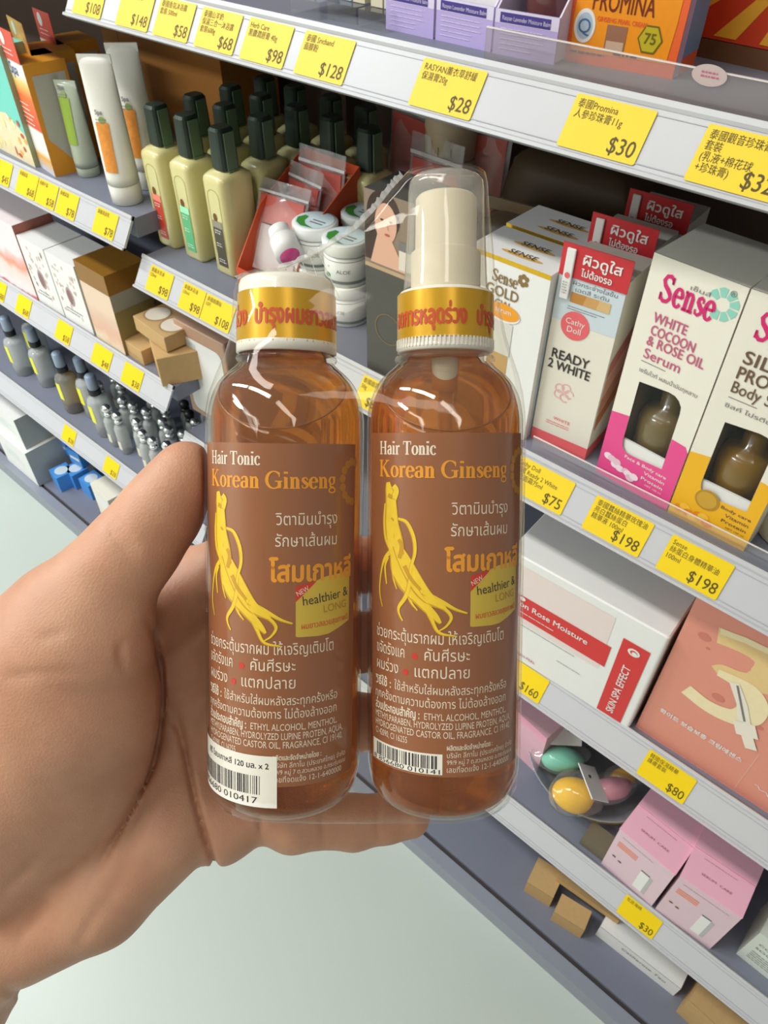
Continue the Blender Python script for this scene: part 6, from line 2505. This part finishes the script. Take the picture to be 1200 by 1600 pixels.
Vh, Qh = surface_nets(hand)
Vh = Vh * VOX + _lo
Wh = CP + (Vh[:, 0:1] * CR + Vh[:, 1:2] * CU + Vh[:, 2:3] * CF) / 1000
M_SKIN = bpy.data.materials.new('skin')
M_SKIN.use_nodes = True
nt = M_SKIN.node_tree
bs = nt.nodes['Principled BSDF']
tc = nt.nodes.new('ShaderNodeTexCoord')


def nnode(kind, **kw):
    n_ = nt.nodes.new(kind)
    for k_, v_ in kw.items():
        n_.inputs[k_].default_value = v_
    return n_


n1 = nnode('ShaderNodeTexNoise', Scale=28.0, Detail=4.0)
n2 = nnode('ShaderNodeTexNoise', Scale=130.0, Detail=3.0)
vo = nnode('ShaderNodeTexVoronoi', Scale=1500.0)
for q in (n1, n2, vo):
    nt.links.new(tc.outputs['Object'], q.inputs['Vector'])
cr = nt.nodes.new('ShaderNodeValToRGB')
cr.color_ramp.elements[0].position = .3
cr.color_ramp.elements[0].color = lin((198, 141, 112)) + (1,)
cr.color_ramp.elements[1].position = .7
cr.color_ramp.elements[1].color = lin((220, 171, 140)) + (1,)
nt.links.new(n1.outputs['Fac'], cr.inputs[0])
mx = nt.nodes.new('ShaderNodeMixRGB')
mx.blend_type = 'MULTIPLY'
mx.inputs[0].default_value = .16
nt.links.new(cr.outputs[0], mx.inputs[1])
nt.links.new(n2.outputs['Fac'], mx.inputs[2])
nt.links.new(mx.outputs[0], bs.inputs['Base Color'])
bs.inputs['Roughness'].default_value = .48
bs.inputs['Specular IOR Level'].default_value = .4
bs.inputs['Subsurface Weight'].default_value = .22
bs.inputs['Subsurface Radius'].default_value = (.010, .0045, .0025)
bs.inputs['Subsurface Scale'].default_value = .35
ad = nt.nodes.new('ShaderNodeMath')
ad.operation = 'ADD'
nt.links.new(n2.outputs['Fac'], ad.inputs[0])
nt.links.new(vo.outputs['Distance'], ad.inputs[1])
bp = nnode('ShaderNodeBump', Strength=.14, Distance=.0006)
nt.links.new(ad.outputs[0], bp.inputs['Height'])
nt.links.new(bp.outputs[0], bs.inputs['Normal'])
hb = MB()
base_pt = CP + CR * -.03 + CU * -.09 + CF * .24
hb.add(Wh - base_pt, [tuple(int(i) for i in q) for q in Qh], M_SKIN, True)
ho = hb.build('hand', None, base_pt)
sm = ho.modifiers.new('smooth', 'SMOOTH')
sm.factor = .5
sm.iterations = 2
tag(ho, 'left hand of a person with open palm holding the wrapped pair of amber bottles', 'hand')

# nails: thumb nail seen edge on, finger nails behind the bottles
M_NAIL = mat('nail', (232, 182, 158), .25, coat=.4, noise=.02)


def nail(tip, back, out, w, l, r, lift):
    """curved plate over the back of a fingertip, hand space millimetres"""
    t_ = np.asarray(tip, float)
    ax_ = t_ - np.asarray(back, float)
    ax_ /= np.linalg.norm(ax_)
    o_ = np.asarray(out, float)
    o_ = o_ - ax_ * (o_ @ ax_)
    o_ /= np.linalg.norm(o_)
    s_ = np.cross(ax_, o_)
    v, f = [], []
    NU, NV = 10, 8
    for sh in (0, 1):
        for j in range(NV + 1):
            for i in range(NU + 1):
                a = (i / NU - .5) * 2 * w / r
                y = -l + (l + r * .55) * j / NV
                edge = 1 - (abs(i / NU - .5) * 2) ** 4 * .18
                rr_ = r + lift - .55 * sh - .15 * max(0, y) - (1 if y > 0 else 0) * .05 * y * y
                p = t_ + ax_ * (y * edge) + (o_ * math.cos(a) + s_ * math.sin(a)) * rr_
                v.append(CP + (p[0] * CR + p[1] * CU + p[2] * CF) / 1000 - base_pt)
    k_ = (NU + 1) * (NV + 1)
    W_ = NU + 1
    for j in range(NV):
        for i in range(NU):
            q = [j * W_ + i, j * W_ + i + 1, (j + 1) * W_ + i + 1, (j + 1) * W_ + i]
            f.append(tuple(q))
            f.append(tuple(x + k_ for x in q[::-1]))
    rim = [i for i in range(W_)] + [j * W_ + NU for j in range(1, NV + 1)] + [NV * W_ + i for i in range(NU - 1, -1, -1)] + [j * W_ for j in range(NV - 1, 0, -1)]
    for a, c in zip(rim, rim[1:] + rim[:1]):
        f.append((a, a + k_, c + k_, c))
    nb = MB()
    nb.add(v, f, M_NAIL, True)
    o = nb.build('fingernail', ho, fix=True)
    return o


nail(cam_pt(291, 740, 203), cam_pt(262, 790, 203), (-.86, .5, -.05), 6.8, 8.5, 8.6, .55)
nail(cam_pt(722, 886, 236.4), cam_pt(640, 882, 237.4), (0, 0, 1), 5.6, 8, 7.4, .4)
nail(cam_pt(758, 1006, 240.2), cam_pt(675, 1002, 240.7), (0, 0, 1), 5.8, 8, 7.6, .4)
nail(cam_pt(745, 1130, 241.4), cam_pt(665, 1128, 242.4), (0, 0, 1), 5.6, 8, 7.4, .4)
nail(cam_pt(640, 1277, 245.5), cam_pt(560, 1284, 245.5), (0, 0, 1), 5.0, 7, 6.8, .4)
bpy.context.view_layer.update()
